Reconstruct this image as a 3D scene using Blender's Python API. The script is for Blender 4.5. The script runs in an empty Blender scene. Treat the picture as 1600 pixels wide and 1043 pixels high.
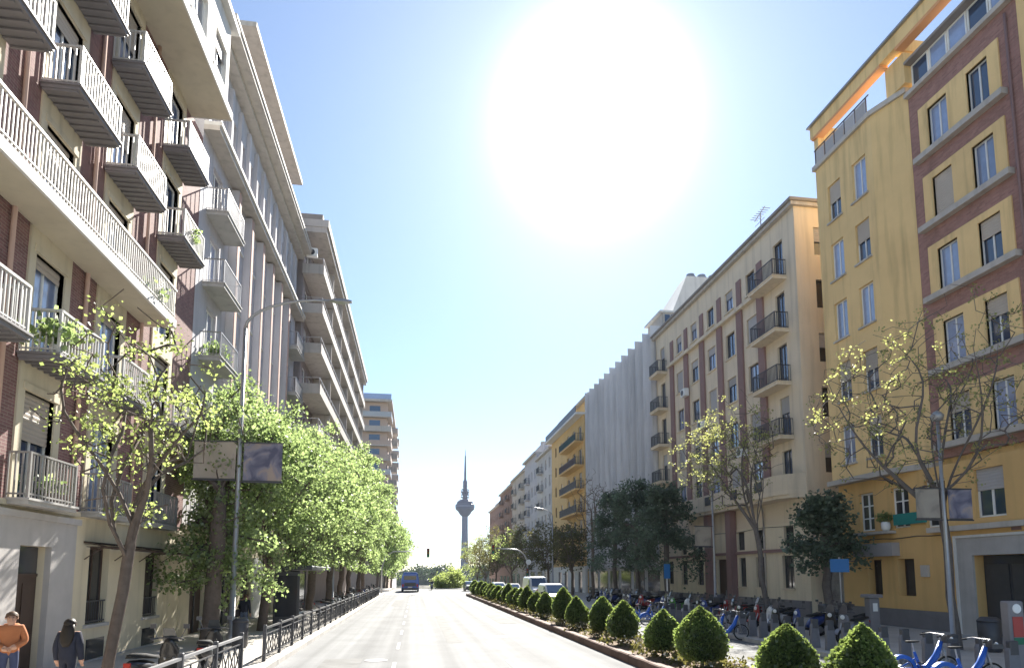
import bpy, bmesh, math, random
import numpy as np
from mathutils import Vector, Matrix, Euler
R = math.radians
random.seed(7)
scene = bpy.context.scene
col = scene.collection

# ------------------------------------------------------------------ camera
YAW, PITCH = R(8.53), R(6.208)
cam_d = bpy.data.cameras.new('camera'); cam = bpy.data.objects.new('camera', cam_d); col.objects.link(cam)
cam.location = (0, 0, 2.5)
cam.rotation_euler = Euler((R(90) + PITCH, 0, -YAW), 'XYZ')
cam_d.sensor_width = 36; cam_d.lens = 22.5
cam_d.shift_y = 266.5 / 1600
cam_d.clip_start = 0.1; cam_d.clip_end = 9000
scene.camera = cam
scene.render.resolution_x, scene.render.resolution_y = 1024, 667

# ------------------------------------------------------------------ sky, sun, exposure
SUN_AZ, SUN_EL = R(16.4), R(36.9)          # azimuth measured from the street direction (+Y) to the right (+X)
sun_dir = Vector((math.sin(SUN_AZ) * math.cos(SUN_EL), math.cos(SUN_AZ) * math.cos(SUN_EL), math.sin(SUN_EL)))
world = bpy.data.worlds.new('World'); scene.world = world; world.use_nodes = True
nt = world.node_tree; nt.nodes.clear()
def wn(t, **k):
    n = nt.nodes.new(t)
    for a, b in k.items(): setattr(n, a, b)
    return n
sky = wn('ShaderNodeTexSky', sky_type='NISHITA', sun_disc=False, sun_elevation=SUN_EL, sun_rotation=SUN_AZ,
         altitude=650, air_density=1.0, dust_density=0.05, ozone_density=1.6)
bg = wn('ShaderNodeBackground'); bg.inputs[1].default_value = 0.056
nt.links.new(sky.outputs[0], bg.inputs[0])
# the sun's own aureole: the glare of the disc and of the bright air round it
tc = wn('ShaderNodeTexCoord'); nrm = wn('ShaderNodeVectorMath', operation='NORMALIZE')
dot = wn('ShaderNodeVectorMath', operation='DOT_PRODUCT'); dot.inputs[1].default_value = sun_dir
nt.links.new(tc.outputs['Generated'], nrm.inputs[0]); nt.links.new(nrm.outputs[0], dot.inputs[0])
ac = wn('ShaderNodeMath', operation='ARCCOSINE', use_clamp=False); nt.links.new(dot.outputs['Value'], ac.inputs[0])
def lobe(sig, amp, p=1.0):
    d = wn('ShaderNodeMath', operation='DIVIDE'); nt.links.new(ac.outputs[0], d.inputs[0]); d.inputs[1].default_value = R(sig)
    pw = wn('ShaderNodeMath', operation='POWER'); nt.links.new(d.outputs[0], pw.inputs[0]); pw.inputs[1].default_value = p
    m = wn('ShaderNodeMath', operation='MULTIPLY'); nt.links.new(pw.outputs[0], m.inputs[0]); m.inputs[1].default_value = -1
    e = wn('ShaderNodeMath', operation='EXPONENT'); nt.links.new(m.outputs[0], e.inputs[0])
    s = wn('ShaderNodeMath', operation='MULTIPLY'); nt.links.new(e.outputs[0], s.inputs[0]); s.inputs[1].default_value = amp
    return s
l1, l2 = lobe(5.4, 0.75, 2.6), lobe(14.0, 0.21, 1.3)
ad = wn('ShaderNodeMath', operation='ADD'); nt.links.new(l1.outputs[0], ad.inputs[0]); nt.links.new(l2.outputs[0], ad.inputs[1])
bg2 = wn('ShaderNodeBackground'); bg2.inputs[0].default_value = (1.0, 0.985, 0.95, 1); nt.links.new(ad.outputs[0], bg2.inputs[1])
adds = wn('ShaderNodeAddShader'); nt.links.new(bg.outputs[0], adds.inputs[0]); nt.links.new(bg2.outputs[0], adds.inputs[1])
wo = wn('ShaderNodeOutputWorld'); nt.links.new(adds.outputs[0], wo.inputs['Surface'])

sun_l = bpy.data.lights.new('sun', 'SUN'); sun_l.energy = 5.0; sun_l.angle = R(0.53); sun_l.color = (1.0, 0.95, 0.86)
sun_o = bpy.data.objects.new('sun', sun_l); col.objects.link(sun_o); sun_o.location = (60, 200, 160)
sun_o.rotation_euler = sun_dir.to_track_quat('Z', 'Y').to_euler()
vs = scene.view_settings; vs.view_transform = 'Standard'; vs.look = 'None'; vs.exposure = 1.84; vs.gamma = 1.0; vs.use_curve_mapping = False

# ------------------------------------------------------------------ materials
MAT = {}
def M(name, c, rough=.8, var=.12, scale=1.5, bump=.0, bscale=30., spec=.3, metal=0., streak=0., rnd=.06, coat=0., brick=None, lane=0.):
    m = bpy.data.materials.new(name); m.use_nodes = True; t = m.node_tree; N = t.nodes; Lk = t.links.new
    b = N['Principled BSDF']; b.inputs['Roughness'].default_value = rough; b.inputs['Metallic'].default_value = metal
    b.inputs['Specular IOR Level'].default_value = spec
    if coat: b.inputs['Coat Weight'].default_value = coat; b.inputs['Coat Roughness'].default_value = .08
    tcn = N.new('ShaderNodeTexCoord'); geo = N.new('ShaderNodeNewGeometry'); oi = N.new('ShaderNodeObjectInfo')
    nz = N.new('ShaderNodeTexNoise'); nz.inputs['Scale'].default_value = scale; nz.inputs['Detail'].default_value = 6; nz.inputs['Roughness'].default_value = .65
    Lk(geo.outputs['Position'], nz.inputs['Vector'])
    mr = N.new('ShaderNodeMapRange'); mr.inputs[1].default_value = .25; mr.inputs[2].default_value = .75
    mr.inputs[3].default_value = 1 - var; mr.inputs[4].default_value = 1 + var; Lk(nz.outputs[0], mr.inputs[0])
    rr = N.new('ShaderNodeMapRange'); rr.inputs[3].default_value = 1 - rnd; rr.inputs[4].default_value = 1 + rnd; Lk(oi.outputs['Random'], rr.inputs[0])
    mu = N.new('ShaderNodeMath'); mu.operation = 'MULTIPLY'; Lk(mr.outputs[0], mu.inputs[0]); Lk(rr.outputs[0], mu.inputs[1])
    val = mu
    if streak:
        mp = N.new('ShaderNodeMapping'); mp.inputs['Scale'].default_value = (2.2, 2.2, .16); Lk(geo.outputs['Position'], mp.inputs[0])
        n2 = N.new('ShaderNodeTexNoise'); n2.inputs['Scale'].default_value = 1.3; n2.inputs['Detail'].default_value = 5; Lk(mp.outputs[0], n2.inputs['Vector'])
        m2 = N.new('ShaderNodeMapRange'); m2.inputs[1].default_value = .5; m2.inputs[2].default_value = .72; m2.inputs[3].default_value = 1; m2.inputs[4].default_value = 1 - streak
        Lk(n2.outputs[0], m2.inputs[0]); m3 = N.new('ShaderNodeMath'); m3.operation = 'MULTIPLY'; Lk(mu.outputs[0], m3.inputs[0]); Lk(m2.outputs[0], m3.inputs[1]); val = m3
    if lane:
        mp = N.new('ShaderNodeMapping'); mp.inputs['Scale'].default_value = (1.5, .012, 1); Lk(geo.outputs['Position'], mp.inputs[0])
        n2 = N.new('ShaderNodeTexNoise'); n2.inputs['Scale'].default_value = 1.0; n2.inputs['Detail'].default_value = 4; Lk(mp.outputs[0], n2.inputs['Vector'])
        m2 = N.new('ShaderNodeMapRange'); m2.inputs[1].default_value = .35; m2.inputs[2].default_value = .68; m2.inputs[3].default_value = 1 + lane*.4; m2.inputs[4].default_value = 1 - lane
        Lk(n2.outputs[0], m2.inputs[0]); m3 = N.new('ShaderNodeMath'); m3.operation = 'MULTIPLY'; Lk(mu.outputs[0], m3.inputs[0]); Lk(m2.outputs[0], m3.inputs[1]); val = m3
    vm = N.new('ShaderNodeVectorMath'); vm.operation = 'SCALE'
    if brick:
        bt = N.new('ShaderNodeTexBrick'); bt.inputs['Color1'].default_value = (*c, 1); bt.inputs['Color2'].default_value = (*[q * .72 for q in c], 1)
        bt.inputs['Mortar'].default_value = (*brick, 1); bt.inputs['Scale'].default_value = 1.0; bt.inputs['Brick Width'].default_value = .25; bt.inputs['Row Height'].default_value = .075
        bt.inputs['Mortar Size'].default_value = .006
        cb = N.new('ShaderNodeSeparateXYZ'); cc = N.new('ShaderNodeCombineXYZ'); Lk(geo.outputs['Position'], cb.inputs[0])
        sm = N.new('ShaderNodeMath'); sm.operation = 'ADD'; Lk(cb.outputs[0], sm.inputs[0]); Lk(cb.outputs[1], sm.inputs[1])
        Lk(sm.outputs[0], cc.inputs[0]); Lk(cb.outputs[2], cc.inputs[1]); Lk(cc.outputs[0], bt.inputs['Vector']); Lk(bt.outputs[0], vm.inputs[0])
    else:
        vm.inputs[0].default_value = c
    Lk(val.outputs[0], vm.inputs['Scale']); Lk(vm.outputs[0], b.inputs['Base Color'])
    if bump:
        nb = N.new('ShaderNodeTexNoise'); nb.inputs['Scale'].default_value = bscale; nb.inputs['Detail'].default_value = 4; Lk(geo.outputs['Position'], nb.inputs['Vector'])
        bp = N.new('ShaderNodeBump'); bp.inputs['Strength'].default_value = bump; bp.inputs['Distance'].default_value = .02; Lk(nb.outputs[0], bp.inputs['Height']); Lk(bp.outputs[0], b.inputs['Normal'])
    MAT[name] = m; return m
def leafmat(name, c, ct, var=.35, mixf=.5):
    m = bpy.data.materials.new(name); m.use_nodes = True; t = m.node_tree; N = t.nodes; Lk = t.links.new
    N.remove(N['Principled BSDF']); out = N['Material Output']
    geo = N.new('ShaderNodeNewGeometry'); oi = N.new('ShaderNodeObjectInfo')
    mr = N.new('ShaderNodeMapRange'); mr.inputs[3].default_value = 1 - var; mr.inputs[4].default_value = 1 + var; Lk(geo.outputs['Random Per Island'], mr.inputs[0])
    nz = N.new('ShaderNodeTexNoise'); nz.inputs['Scale'].default_value = .9; Lk(geo.outputs['Position'], nz.inputs['Vector'])
    m2 = N.new('ShaderNodeMapRange'); m2.inputs[1].default_value = .3; m2.inputs[2].default_value = .7; m2.inputs[3].default_value = .75; m2.inputs[4].default_value = 1.25; Lk(nz.outputs[0], m2.inputs[0])
    mu = N.new('ShaderNodeMath'); mu.operation = 'MULTIPLY'; Lk(mr.outputs[0], mu.inputs[0]); Lk(m2.outputs[0], mu.inputs[1])
    def sc(cc):
        v = N.new('ShaderNodeVectorMath'); v.operation = 'SCALE'; v.inputs[0].default_value = cc; Lk(mu.outputs[0], v.inputs['Scale']); return v
    d = N.new('ShaderNodeBsdfDiffuse'); Lk(sc(c).outputs[0], d.inputs[0])
    tr = N.new('ShaderNodeBsdfTranslucent'); Lk(sc(ct).outputs[0], tr.inputs[0])
    g = N.new('ShaderNodeBsdfGlossy'); g.inputs['Roughness'].default_value = .45; g.inputs[0].default_value = (.9, .9, .9, 1)
    mx = N.new('ShaderNodeMixShader'); mx.inputs[0].default_value = mixf; Lk(d.outputs[0], mx.inputs[1]); Lk(tr.outputs[0], mx.inputs[2])
    m4 = N.new('ShaderNodeMixShader'); m4.inputs[0].default_value = .05; Lk(mx.outputs[0], m4.inputs[1]); Lk(g.outputs[0], m4.inputs[2])
    Lk(m4.outputs[0], out.inputs[0]); MAT[name] = m; return m

M('asphalt', (.205, .208, .212), .85, .16, .5, .3, 60, spec=.12, lane=.30, rnd=0)
M('road_paint', (.34, .34, .34), .8, .35, 3, rnd=.03)
M('paving', (.44, .41, .37), .75, .14, 1.2, .1, 20, rnd=.08)
M('kerb', (.48, .46, .43), .75, .12, 3, rnd=.1)
M('kerb_brown', (.13, .078, .06), .8, .2, 4, .1, 40, rnd=.18)
M('soil', (.17, .12, .08), .95, .3, 3, .5, 25)
M('earth', (.16, .15, .12), .95, .2, .05)
M('brick_a', (.29, .155, .15), .85, .12, .8, streak=.2, brick=(.36, .30, .26))
M('brick_h', (.40, .215, .185), .85, .12, .8, streak=.12, brick=(.33, .24, .21))
M('cream', (.62, .55, .42), .85, .08, .8, streak=.22)
M('cream_gf', (.64, .57, .43), .85, .08, .8, .08, 40, streak=.18)
M('stone', (.46, .44, .43), .75, .10, 1.5, .1, 30, streak=.15)
M('stone_dark', (.20, .19, .20), .6, .12, 2)
M('white', (.66, .645, .62), .8, .06, 1, streak=.14)
M('white_paint', (.78, .78, .77), .45, .04, 2)
M('slab_under', (.58, .52, .41), .85, .08, 1, streak=.1)
M('b_wall', (.52, .505, .53), .85, .08, .7, streak=.18)
M('b_pink', (.52, .36, .30), .85, .1, .9)
M('c_slab', (.46, .425, .40), .85, .1, .8, streak=.25)
M('c_wall', (.27, .235, .235), .85, .12, .6)
M('g_wall', (.47, .37, .32), .85, .1, .5)
M('yellow', (.80, .57, .28), .85, .09, .5, streak=.24)
M('orange_gf', (.70, .45, .19), .85, .08, .5, .08, 40, streak=.12)
M('orange', (.70, .36, .18), .8, .06, 1)
M('trim_grey', (.50, .46, .42), .8, .1, 1.5, streak=.2)
M('d_wall', (.71, .60, .46), .85, .07, .5, streak=.18)
M('d_gf', (.70, .61, .46), .85, .07, .5, .08, 40, streak=.15)
M('d_pil', (.28, .18, .17), .8, .1, .8)
M('e_wall', (.67, .66, .67), .8, .06, .4, streak=.2)
M('f_wall', (.66, .45, .21), .85, .08, .4, streak=.12)
M('far_wall_a', (.50, .48, .47), .85, .1, .3, streak=.2)
M('far_wall_b', (.46, .42, .38), .85, .1, .3, streak=.2)
M('far_wall_c', (.25, .17, .14), .85, .1, .3)
M('roof', (.30, .27, .25), .85, .15, 1)
M('concrete', (.42, .41, .40), .85, .1, 1, streak=.2)
M('glass', (.04, .065, .12), .04, .1, .3, spec=.9, coat=.6, rnd=.3)
M('glass_curtain_skytint', (.24, .30, .46), .12, .15, 3, spec=.8, coat=1., rnd=.25)  # curtained pane, with a blue sky reflection painted into its base colour
M('glass_dark', (.05, .052, .06), .08, .1, 1, spec=.6, rnd=.3)
M('blind', (.46, .40, .34), .6, .06, 2, rnd=.15)
M('blind_grey', (.42, .40, .40), .6, .06, 2, rnd=.12)
M('iron', (.055, .055, .062), .45, .15, 5, spec=.5)
M('iron_light', (.47, .46, .44), .5, .1, 4, spec=.5)
M('galv', (.36, .36, .37), .42, .1, 3, metal=.55, spec=.5)
M('wood_dark', (.075, .05, .04), .5, .2, 3)
M('bark', (.12, .095, .08), .9, .3, 6, .5, 25)
M('bark_light', (.16, .125, .10), .9, .3, 6, .4, 25)
M('bark_grey', (.15, .13, .12), .9, .25, 6, .4, 25)
leafmat('leaf_spring', (.13, .17, .06), (.38, .46, .14), mixf=.62)
leafmat('leaf_left', (.13, .18, .08), (.35, .46, .17), mixf=.6)
M('iron_grey', (.30, .29, .28), .5, .1, 4)
leafmat('leaf_bud', (.18, .19, .07), (.42, .44, .15), mixf=.6)
leafmat('leaf_pine', (.10, .14, .10), (.17, .23, .14), mixf=.45)
leafmat('leaf_olive', (.07, .075, .025), (.15, .14, .04))
leafmat('leaf_box', (.075, .115, .04), (.25, .33, .08), mixf=.5)
leafmat('leaf_far', (.05, .075, .045), (.05, .08, .04), mixf=.3)
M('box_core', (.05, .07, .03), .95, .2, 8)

# ------------------------------------------------------------------ mesh helpers
class MB:
    def __init__(s): s.v = []; s.f = []; s.mi = []; s.cur = 0
    def add(s, vs, fs):
        n = len(s.v); s.v += [tuple(p) for p in vs]; s.f += [tuple(i + n for i in f) for f in fs]; s.mi += [s.cur] * len(fs); return s
    def box(s, x0, y0, z0, x1, y1, z1):
        if x0 > x1: x0, x1 = x1, x0
        if y0 > y1: y0, y1 = y1, y0
        if z0 > z1: z0, z1 = z1, z0
        return s.add([(x0,y0,z0),(x1,y0,z0),(x1,y1,z0),(x0,y1,z0),(x0,y0,z1),(x1,y0,z1),(x1,y1,z1),(x0,y1,z1)],
                     [(0,3,2,1),(4,5,6,7),(0,1,5,4),(1,2,6,5),(2,3,7,6),(3,0,4,7)])
    def rbox(s, x0, y0, z0, x1, y1, z1, b):      # box with its vertical edges and top chamfered
        def ring(z, i): return [(x0+i,y0+b if i==0 else y0+b+0,z),(x0+b,y0+i,z),(x1-b,y0+i,z),(x1-i,y0+b,z),(x1-i,y1-b,z),(x1-b,y1-i,z),(x0+b,y1-i,z),(x0+i,y1-b,z)]
        return s.loft([ring(z0, 0), ring(z1 - b, 0), [(min(max(px, x0+b), x1-b), min(max(py, y0+b), y1-b), z1) for px, py, _ in ring(z1, b)]])
    def bar(s, p, q, w, h=None):
        h = h or w; p, q = Vector(p), Vector(q); d = (q - p)
        if d.length < 1e-6: return s
        d.normalize(); up = Vector((0,0,1)) if abs(d.z) < .95 else Vector((0,1,0))
        a = d.cross(up).normalized() * (w/2); b = d.cross(a).normalized() * (h/2)
        return s.add([p-a-b,p+a-b,p+a+b,p-a+b,q-a-b,q+a-b,q+a+b,q-a+b], [(0,3,2,1),(4,5,6,7),(0,1,5,4),(1,2,6,5),(2,3,7,6),(3,0,4,7)])
    def tube(s, pts, rad, n=8, cap=True):
        pts = [Vector(p) for p in pts]
        if not hasattr(rad, '__len__'): rad = [rad] * len(pts)
        rings = []; a = None
        for i, p in enumerate(pts):
            d = (pts[min(i+1, len(pts)-1)] - pts[max(i-1, 0)]).normalized()
            if a is None:
                a = d.cross(Vector((0,0,1)) if abs(d.z) < .9 else Vector((1,0,0))).normalized()
            else:
                a = (a - d * a.dot(d)); a = a.normalized() if a.length > 1e-6 else d.orthogonal().normalized()
            b = d.cross(a)
            rings.append([p + (a * math.cos(2*math.pi*k/n) + b * math.sin(2*math.pi*k/n)) * rad[i] for k in range(n)])
        return s.loft(rings, cap)
    def loft(s, rings, cap=True, closed=False):
        n = len(rings[0]); vs = [p for r in rings for p in r]; fs = []
        m = len(rings)
        for i in range(m if closed else m - 1):
            j = (i + 1) % m
            for k in range(n): fs.append((i*n+k, i*n+(k+1)%n, j*n+(k+1)%n, j*n+k))
        if cap and not closed: fs.append(tuple(range(n-1, -1, -1))); fs.append(tuple((m-1)*n+k for k in range(n)))
        return s.add(vs, fs)
    def lathe(s, prof, n=16, c=(0,0,0), axis='z'):
        rings = []
        for r, z in prof:
            ring = []
            for k in range(n):
                a = 2*math.pi*k/n; u, v = r*math.cos(a), r*math.sin(a)
                ring.append((c[0]+u, c[1]+v, c[2]+z) if axis == 'z' else ((c[0]+z, c[1]+u, c[2]+v) if axis == 'x' else (c[0]+v, c[1]+z, c[2]+u)))
            rings.append(ring)
        return s.loft(rings)
    def torus(s, c, Rr, r, axis='y', n=20, m=8):
        rings = []
        for i in range(n):
            a = 2*math.pi*i/n; ring = []
            for k in range(m):
                b = 2*math.pi*k/m; q = Rr + r*math.cos(b); w = r*math.sin(b)
                ring.append((c[0]+q*math.cos(a), c[1]+w, c[2]+q*math.sin(a)) if axis == 'y' else (c[0]+w, c[1]+q*math.cos(a), c[2]+q*math.sin(a)))
            rings.append(ring)
        return s.loft(rings, closed=True)
    def prism(s, poly, axis, t0, t1):
        def P(a, b, t): return (t, a, b) if axis == 'x' else ((a, t, b) if axis == 'y' else (a, b, t))
        return s.loft([[P(a, b, t0) for a, b in poly], [P(a, b, t1) for a, b in poly]])
    def mesh(s, name, smooth=False):
        me = bpy.data.meshes.new(name); me.from_pydata(s.v, [], s.f)
        if any(s.mi): me.polygons.foreach_set('material_index', s.mi)
        if smooth: me.polygons.foreach_set('use_smooth', [True] * len(s.f))
        bm = bmesh.new(); bm.from_mesh(me); bmesh.ops.recalc_face_normals(bm, faces=bm.faces); bm.to_mesh(me); bm.free()
        me.update(); return me

def obj(name, mb, mats, parent=None, loc=(0,0,0), rot=(0,0,0), smooth=False):
    me = mb.mesh(name, smooth) if isinstance(mb, MB) else mb
    if not me.materials:
        for m in (mats if isinstance(mats, (list, tuple)) else [mats]): me.materials.append(MAT[m] if isinstance(m, str) else m)
    o = bpy.data.objects.new(name, me); col.objects.link(o); o.location = loc; o.rotation_euler = rot
    if parent is not None: o.parent = parent
    return o
def tag(o, label=None, cat=None, group=None, kind=None):
    if label: o['label'] = label
    if cat: o['category'] = cat
    if group: o['group'] = group
    if kind: o['kind'] = kind
    return o
def thing(name, label, cat, loc=(0,0,0), rz=0., group=None):
    o = bpy.data.objects.new(name, None); col.objects.link(o); o.empty_display_size = .3
    o.location = loc; o.rotation_euler = (0, 0, rz); return tag(o, label, cat, group)
KIDS = {}
def copy_tree(o, parent=None):
    c = o.copy(); col.objects.link(c); c.parent = parent
    for ch in [x for x in o.children]: copy_tree(ch, c)
    return c
def bevel(o, w, seg=2):
    m = o.modifiers.new('bevel', 'BEVEL'); m.width = w; m.segments = seg; m.limit_method = 'ANGLE'; m.angle_limit = R(40); return o
# ------------------------------------------------------------------ ground, roads, pavements
def gz(y):                                   # the street is level, then runs downhill beyond the crossing
    if y < 108: return 0.
    if y < 128: return -.035 * (y - 108) ** 2 / 40
    if y < 420: return -.35 - .035 * (y - 128)
    return -10.57
def strip(name, x0, x1, y0, y1, z, mat, thick=None, parent=None):
    ys = [y0] + [y for y in list(range(-100, 108, 20)) + list(range(108, 132, 4)) + list(range(140, 440, 40)) if y0 < y < y1] + [y1]
    mb = MB(); vs = []; fs = []
    for y in ys: vs += [(x0, y, gz(y) + z), (x1, y, gz(y) + z)]
    for i in range(len(ys) - 1): fs.append((2*i, 2*i+1, 2*i+3, 2*i+2))
    mb.add(vs, fs)
    if thick:
        vs2 = [(a, b, c - thick) for a, b, c in vs]; n = len(vs); allv = vs + vs2; f2 = []
        for i in range(len(ys) - 1):
            f2 += [(2*i, 2*i+2, n+2*i+2, n+2*i), (2*i+1, n+2*i+1, n+2*i+3, 2*i+3)]
        e = 2*(len(ys)-1); f2 += [(0, n, n+1, 1), (e, e+1, n+e+1, n+e)]
        mb.add(allv, f2)
    o = obj(name, mb, mat, parent)
    if parent is None: tag(o, kind='structure')
    return o
g = MB(); ys = [-120, 0, 60, 108, 112, 116, 120, 124, 128, 200, 300, 420, 700, 1200, 2500, 5000]; xs = [-3500, -400, -60, 0, 60, 400, 3500]
g.add([(x, y, gz(y) - .02) for y in ys for x in xs], [(j*7+i, j*7+i+1, (j+1)*7+i+1, (j+1)*7+i) for j in range(len(ys)-1) for i in range(6)])
tag(obj('ground', g, 'earth'), kind='structure')
strip('road', -3.75, 12.3, -60, 420, 0, 'asphalt')
strip('cross_street', -60, -3.76, 85, 100, .002, 'asphalt')
PAVL = strip('pavement_left', -8.8, -3.9, -40, 85, .15, 'paving', .2)
strip('pavement_left_beyond', -8.8, -3.9, 100, 420, .15, 'paving', .2)
PAVR = strip('pavement_right', 12.45, 24, -40, 420, .15, 'paving', .2)
# kerb stones, each its own piece
ks = MB(); ks.box(-.07, .006, -.1, .07, .994, .152); ksm = ks.mesh('kerb_stone'); ksm.materials.append(MAT['kerb'])
def kerbs(parent, x, y0, y1):
    for y in range(y0, y1):
        o = obj('kerb_stone', ksm, None, parent, (x, y, random.uniform(-.006, .004)), (0, 0, random.uniform(-.006, .006)))
kerbs(PAVL, -3.82, 10, 85); kerbs(PAVR, 12.38, 8, 90)
# lane lines
lm = MB(); lm.box(-.05, 0, 0, .05, 2.2, .004); lmm = lm.mesh('lane_line'); lmm.materials.append(MAT['road_paint'])
rd = bpy.data.objects['road']
for x in (-.55, 2.7):
    for k in range(19):
        obj('lane_line', lmm, None, rd, (x, 6 + 5.4 * k, .004))
obj('stop_line', MB().box(-3.5, 0, 0, 5.9, .4, .004), 'road_paint', rd, (0, 80.5, .004))
for k in range(14): obj('crossing_stripe', MB().box(0, 0, 0, .5, 3.4, .004), 'road_paint', rd, (-3.4 + k * .68, 82, .004))
# faint repair patches and tyre-worn bands in the road surface
M('asphalt_patch', (.17, .17, .168), .85, .25, 1.5, .2, 60, spec=.12)
M('asphalt_worn', (.18, .18, .178), .8, .3, .9, .2, 60, spec=.15)
for i, (x0, y0, w, l) in enumerate([(-2.6, 11, 1.1, 9), (1.2, 24, .5, 16), (4.3, 33, .9, 7), (-1.9, 52, .8, 12), (9.6, 14, 1.0, 12)]):
    obj('road_patch', MB().box(0, 0, 0, w, l, .003), 'asphalt_patch', rd, (x0, y0, .002))
mh = MB().lathe([(.34, 0), (.34, .004), (.30, .006), (.05, .006)], 20).mesh('manhole_cover'); mh.materials.append(MAT['stone_dark'])
for x, y in ((-1.1, 19.5), (3.4, 26), (1.2, 41), (-2.2, 60), (10.2, 22), (4.6, 55)): obj('manhole_cover', mh, None, rd, (x, y, .005))
# ------------------------------------------------------------------ planted median
med = thing('planted_median', 'long raised planting bed with brown edging between the two carriageways', 'planter', (7.1, 0, 0))
sb = MB(); nx, ny = 10, 150
rs = random.Random(3)
sb.add([(-.86 + 1.72*i/nx, 5 + 71.7*j/ny, .2 + rs.uniform(-.03, .045)) for j in range(ny+1) for i in range(nx+1)],
       [(j*(nx+1)+i, j*(nx+1)+i+1, (j+1)*(nx+1)+i+1, (j+1)*(nx+1)+i) for j in range(ny) for i in range(nx)])
obj('soil', sb, 'soil', med, smooth=True)
ks2 = MB(); ks2.prism([(-.13, -.05), (.13, -.05), (.13, .23), (.10, .26), (-.10, .26), (-.13, .23)], 'y', .005, .795); k2m = ks2.mesh('edging_block'); k2m.materials.append(MAT['kerb_brown'])
for sx in (-.98, .98):
    for k in range(90):
        obj('edging_block', k2m, None, med, (sx, 5 + .8*k, random.uniform(-.01, .008)), (0, 0, random.uniform(-.01, .01)))
# ------------------------------------------------------------------ building kit (local frame: x along the facade, y into the wall, z up)
def bld(name, label, side, X, Y0, Y1, cat='building'):
    root = thing(name, label, cat, (X, Y0 if side == 'L' else Y1, 0), R(90) if side == 'L' else R(-90))
    return root, ((lambda y: y - Y0) if side == 'L' else (lambda y: Y1 - y))
def wall(root, name, mat, x0, x1, z0, z1, holes=(), y=0., rev=.24, loc=(0,0,0), rz=0, caps=True):
    mb = MB(); E = 1e-5
    hs = [(max(a, x0), max(b, z0), min(c, x1), min(d, z1)) for a, b, c, d in holes if a < x1 and c > x0 and b < z1 and d > z0]
    xs = sorted(set([x0, x1] + [h[0] for h in hs] + [h[2] for h in hs])); zs = sorted(set([z0, z1] + [h[1] for h in hs] + [h[3] for h in hs]))
    for i in range(len(xs) - 1):
        cx = (xs[i] + xs[i+1]) / 2; run = None
        for j in range(len(zs) - 1):
            cz = (zs[j] + zs[j+1]) / 2
            inside = any(h[0] < cx < h[2] and h[1] < cz < h[3] for h in hs)
            if not inside and run is None: run = zs[j]
            if run is not None and (inside or j == len(zs) - 2):
                top = zs[j] if inside else zs[j+1]
                mb.add([(xs[i], y, run), (xs[i+1], y, run), (xs[i+1], y, top), (xs[i], y, top)], [(0,1,2,3)]); run = None
    for a, b, c, d in hs:
        r = y + rev
        mb.add([(a,y,b),(c,y,b),(c,r,b),(a,r,b)], [(0,1,2,3)]); mb.add([(a,y,d),(a,r,d),(c,r,d),(c,y,d)], [(0,1,2,3)])
        mb.add([(a,y,b),(a,r,b),(a,r,d),(a,y,d)], [(0,1,2,3)]); mb.add([(c,y,b),(c,y,d),(c,r,d),(c,r,b)], [(0,1,2,3)])
    if caps:
        r = y + rev
        for xx in (x0, x1): mb.add([(xx,y,z0),(xx,r,z0),(xx,r,z1),(xx,y,z1)], [(0,1,2,3)])
        for zz in (z0, z1): mb.add([(x0,y,zz),(x1,y,zz),(x1,r,zz),(x0,r,zz)], [(0,1,2,3)])
    me = bpy.data.meshes.new(name); me.from_pydata(mb.v, [], mb.f); me.update()
    return obj(name, me, mat, root, loc, (0, 0, rz))
CACHE = {}
def cached(key, fn):
    if key not in CACHE: CACHE[key] = fn()
    return CACHE[key]
def win_frame(w, h, nm, t, bars):
    mb = MB(); hw = w/2; d = .06
    mb.box(-hw, 0, 0, -hw+t, d, h); mb.box(hw-t, 0, 0, hw, d, h); mb.box(-hw+t, 0, 0, hw-t, d, t); mb.box(-hw+t, 0, h-t, hw-t, d, h)
    for k in range(1, nm): x = -hw + w*k/nm; mb.box(x-t*.6, .005, t, x+t*.6, d-.002, h-t)
    for b in bars: mb.box(-hw+t, .008, h*b-t*.35, hw-t, d-.004, h*b+t*.35)
    return mb.mesh('window')
def pane_mesh(w, h):
    return MB().box(-w/2+.02, .035, .02, w/2-.02, .05, h-.02).mesh('pane')
def blind_mesh(w, h):
    mb = MB(); n = max(2, int(h/.11)); s = h/n
    for k in range(n): mb.prism([(-.012, k*s), (.002, k*s), (.002, (k+1)*s), (-.004, (k+1)*s), (-.02, (k+.5)*s)], 'x', -w/2+.05, w/2-.05)
    return mb.mesh('roller_blind')
def window(root, x, z, w, h, nm=2, frame='white_paint', pane='glass', blind=0., bmat='blind', sill=None, rec=.14, t=.055, bars=(), y=0, rz=0, loc=None, simple=False):
    key = ('w', round(w,2), round(h,2), nm, t, bars, frame)
    me = cached(key, lambda: win_frame(w, h, nm, t, bars))
    o = obj('window', me, frame, root, loc or (x, y + rec, z), (0, 0, rz))
    pm = cached(('p', round(w,2), round(h,2), pane), lambda: pane_mesh(w, h)); obj('pane', pm, pane, o)
    if blind > .02:
        bh = h*blind
        bm_ = cached(('b', round(w,2), round(bh,2), bmat), lambda: blind_mesh(w, bh)); obj('roller_blind', bm_, bmat, o, (0, -.03, h - bh))
    if sill:
        sm = cached(('s', round(w,2), sill), lambda: MB().box(-w/2-.1, -rec-.09, -.09, w/2+.1, -.005, -.004).mesh('sill')); obj('sill', sm, sill, o)
    return o
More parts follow.
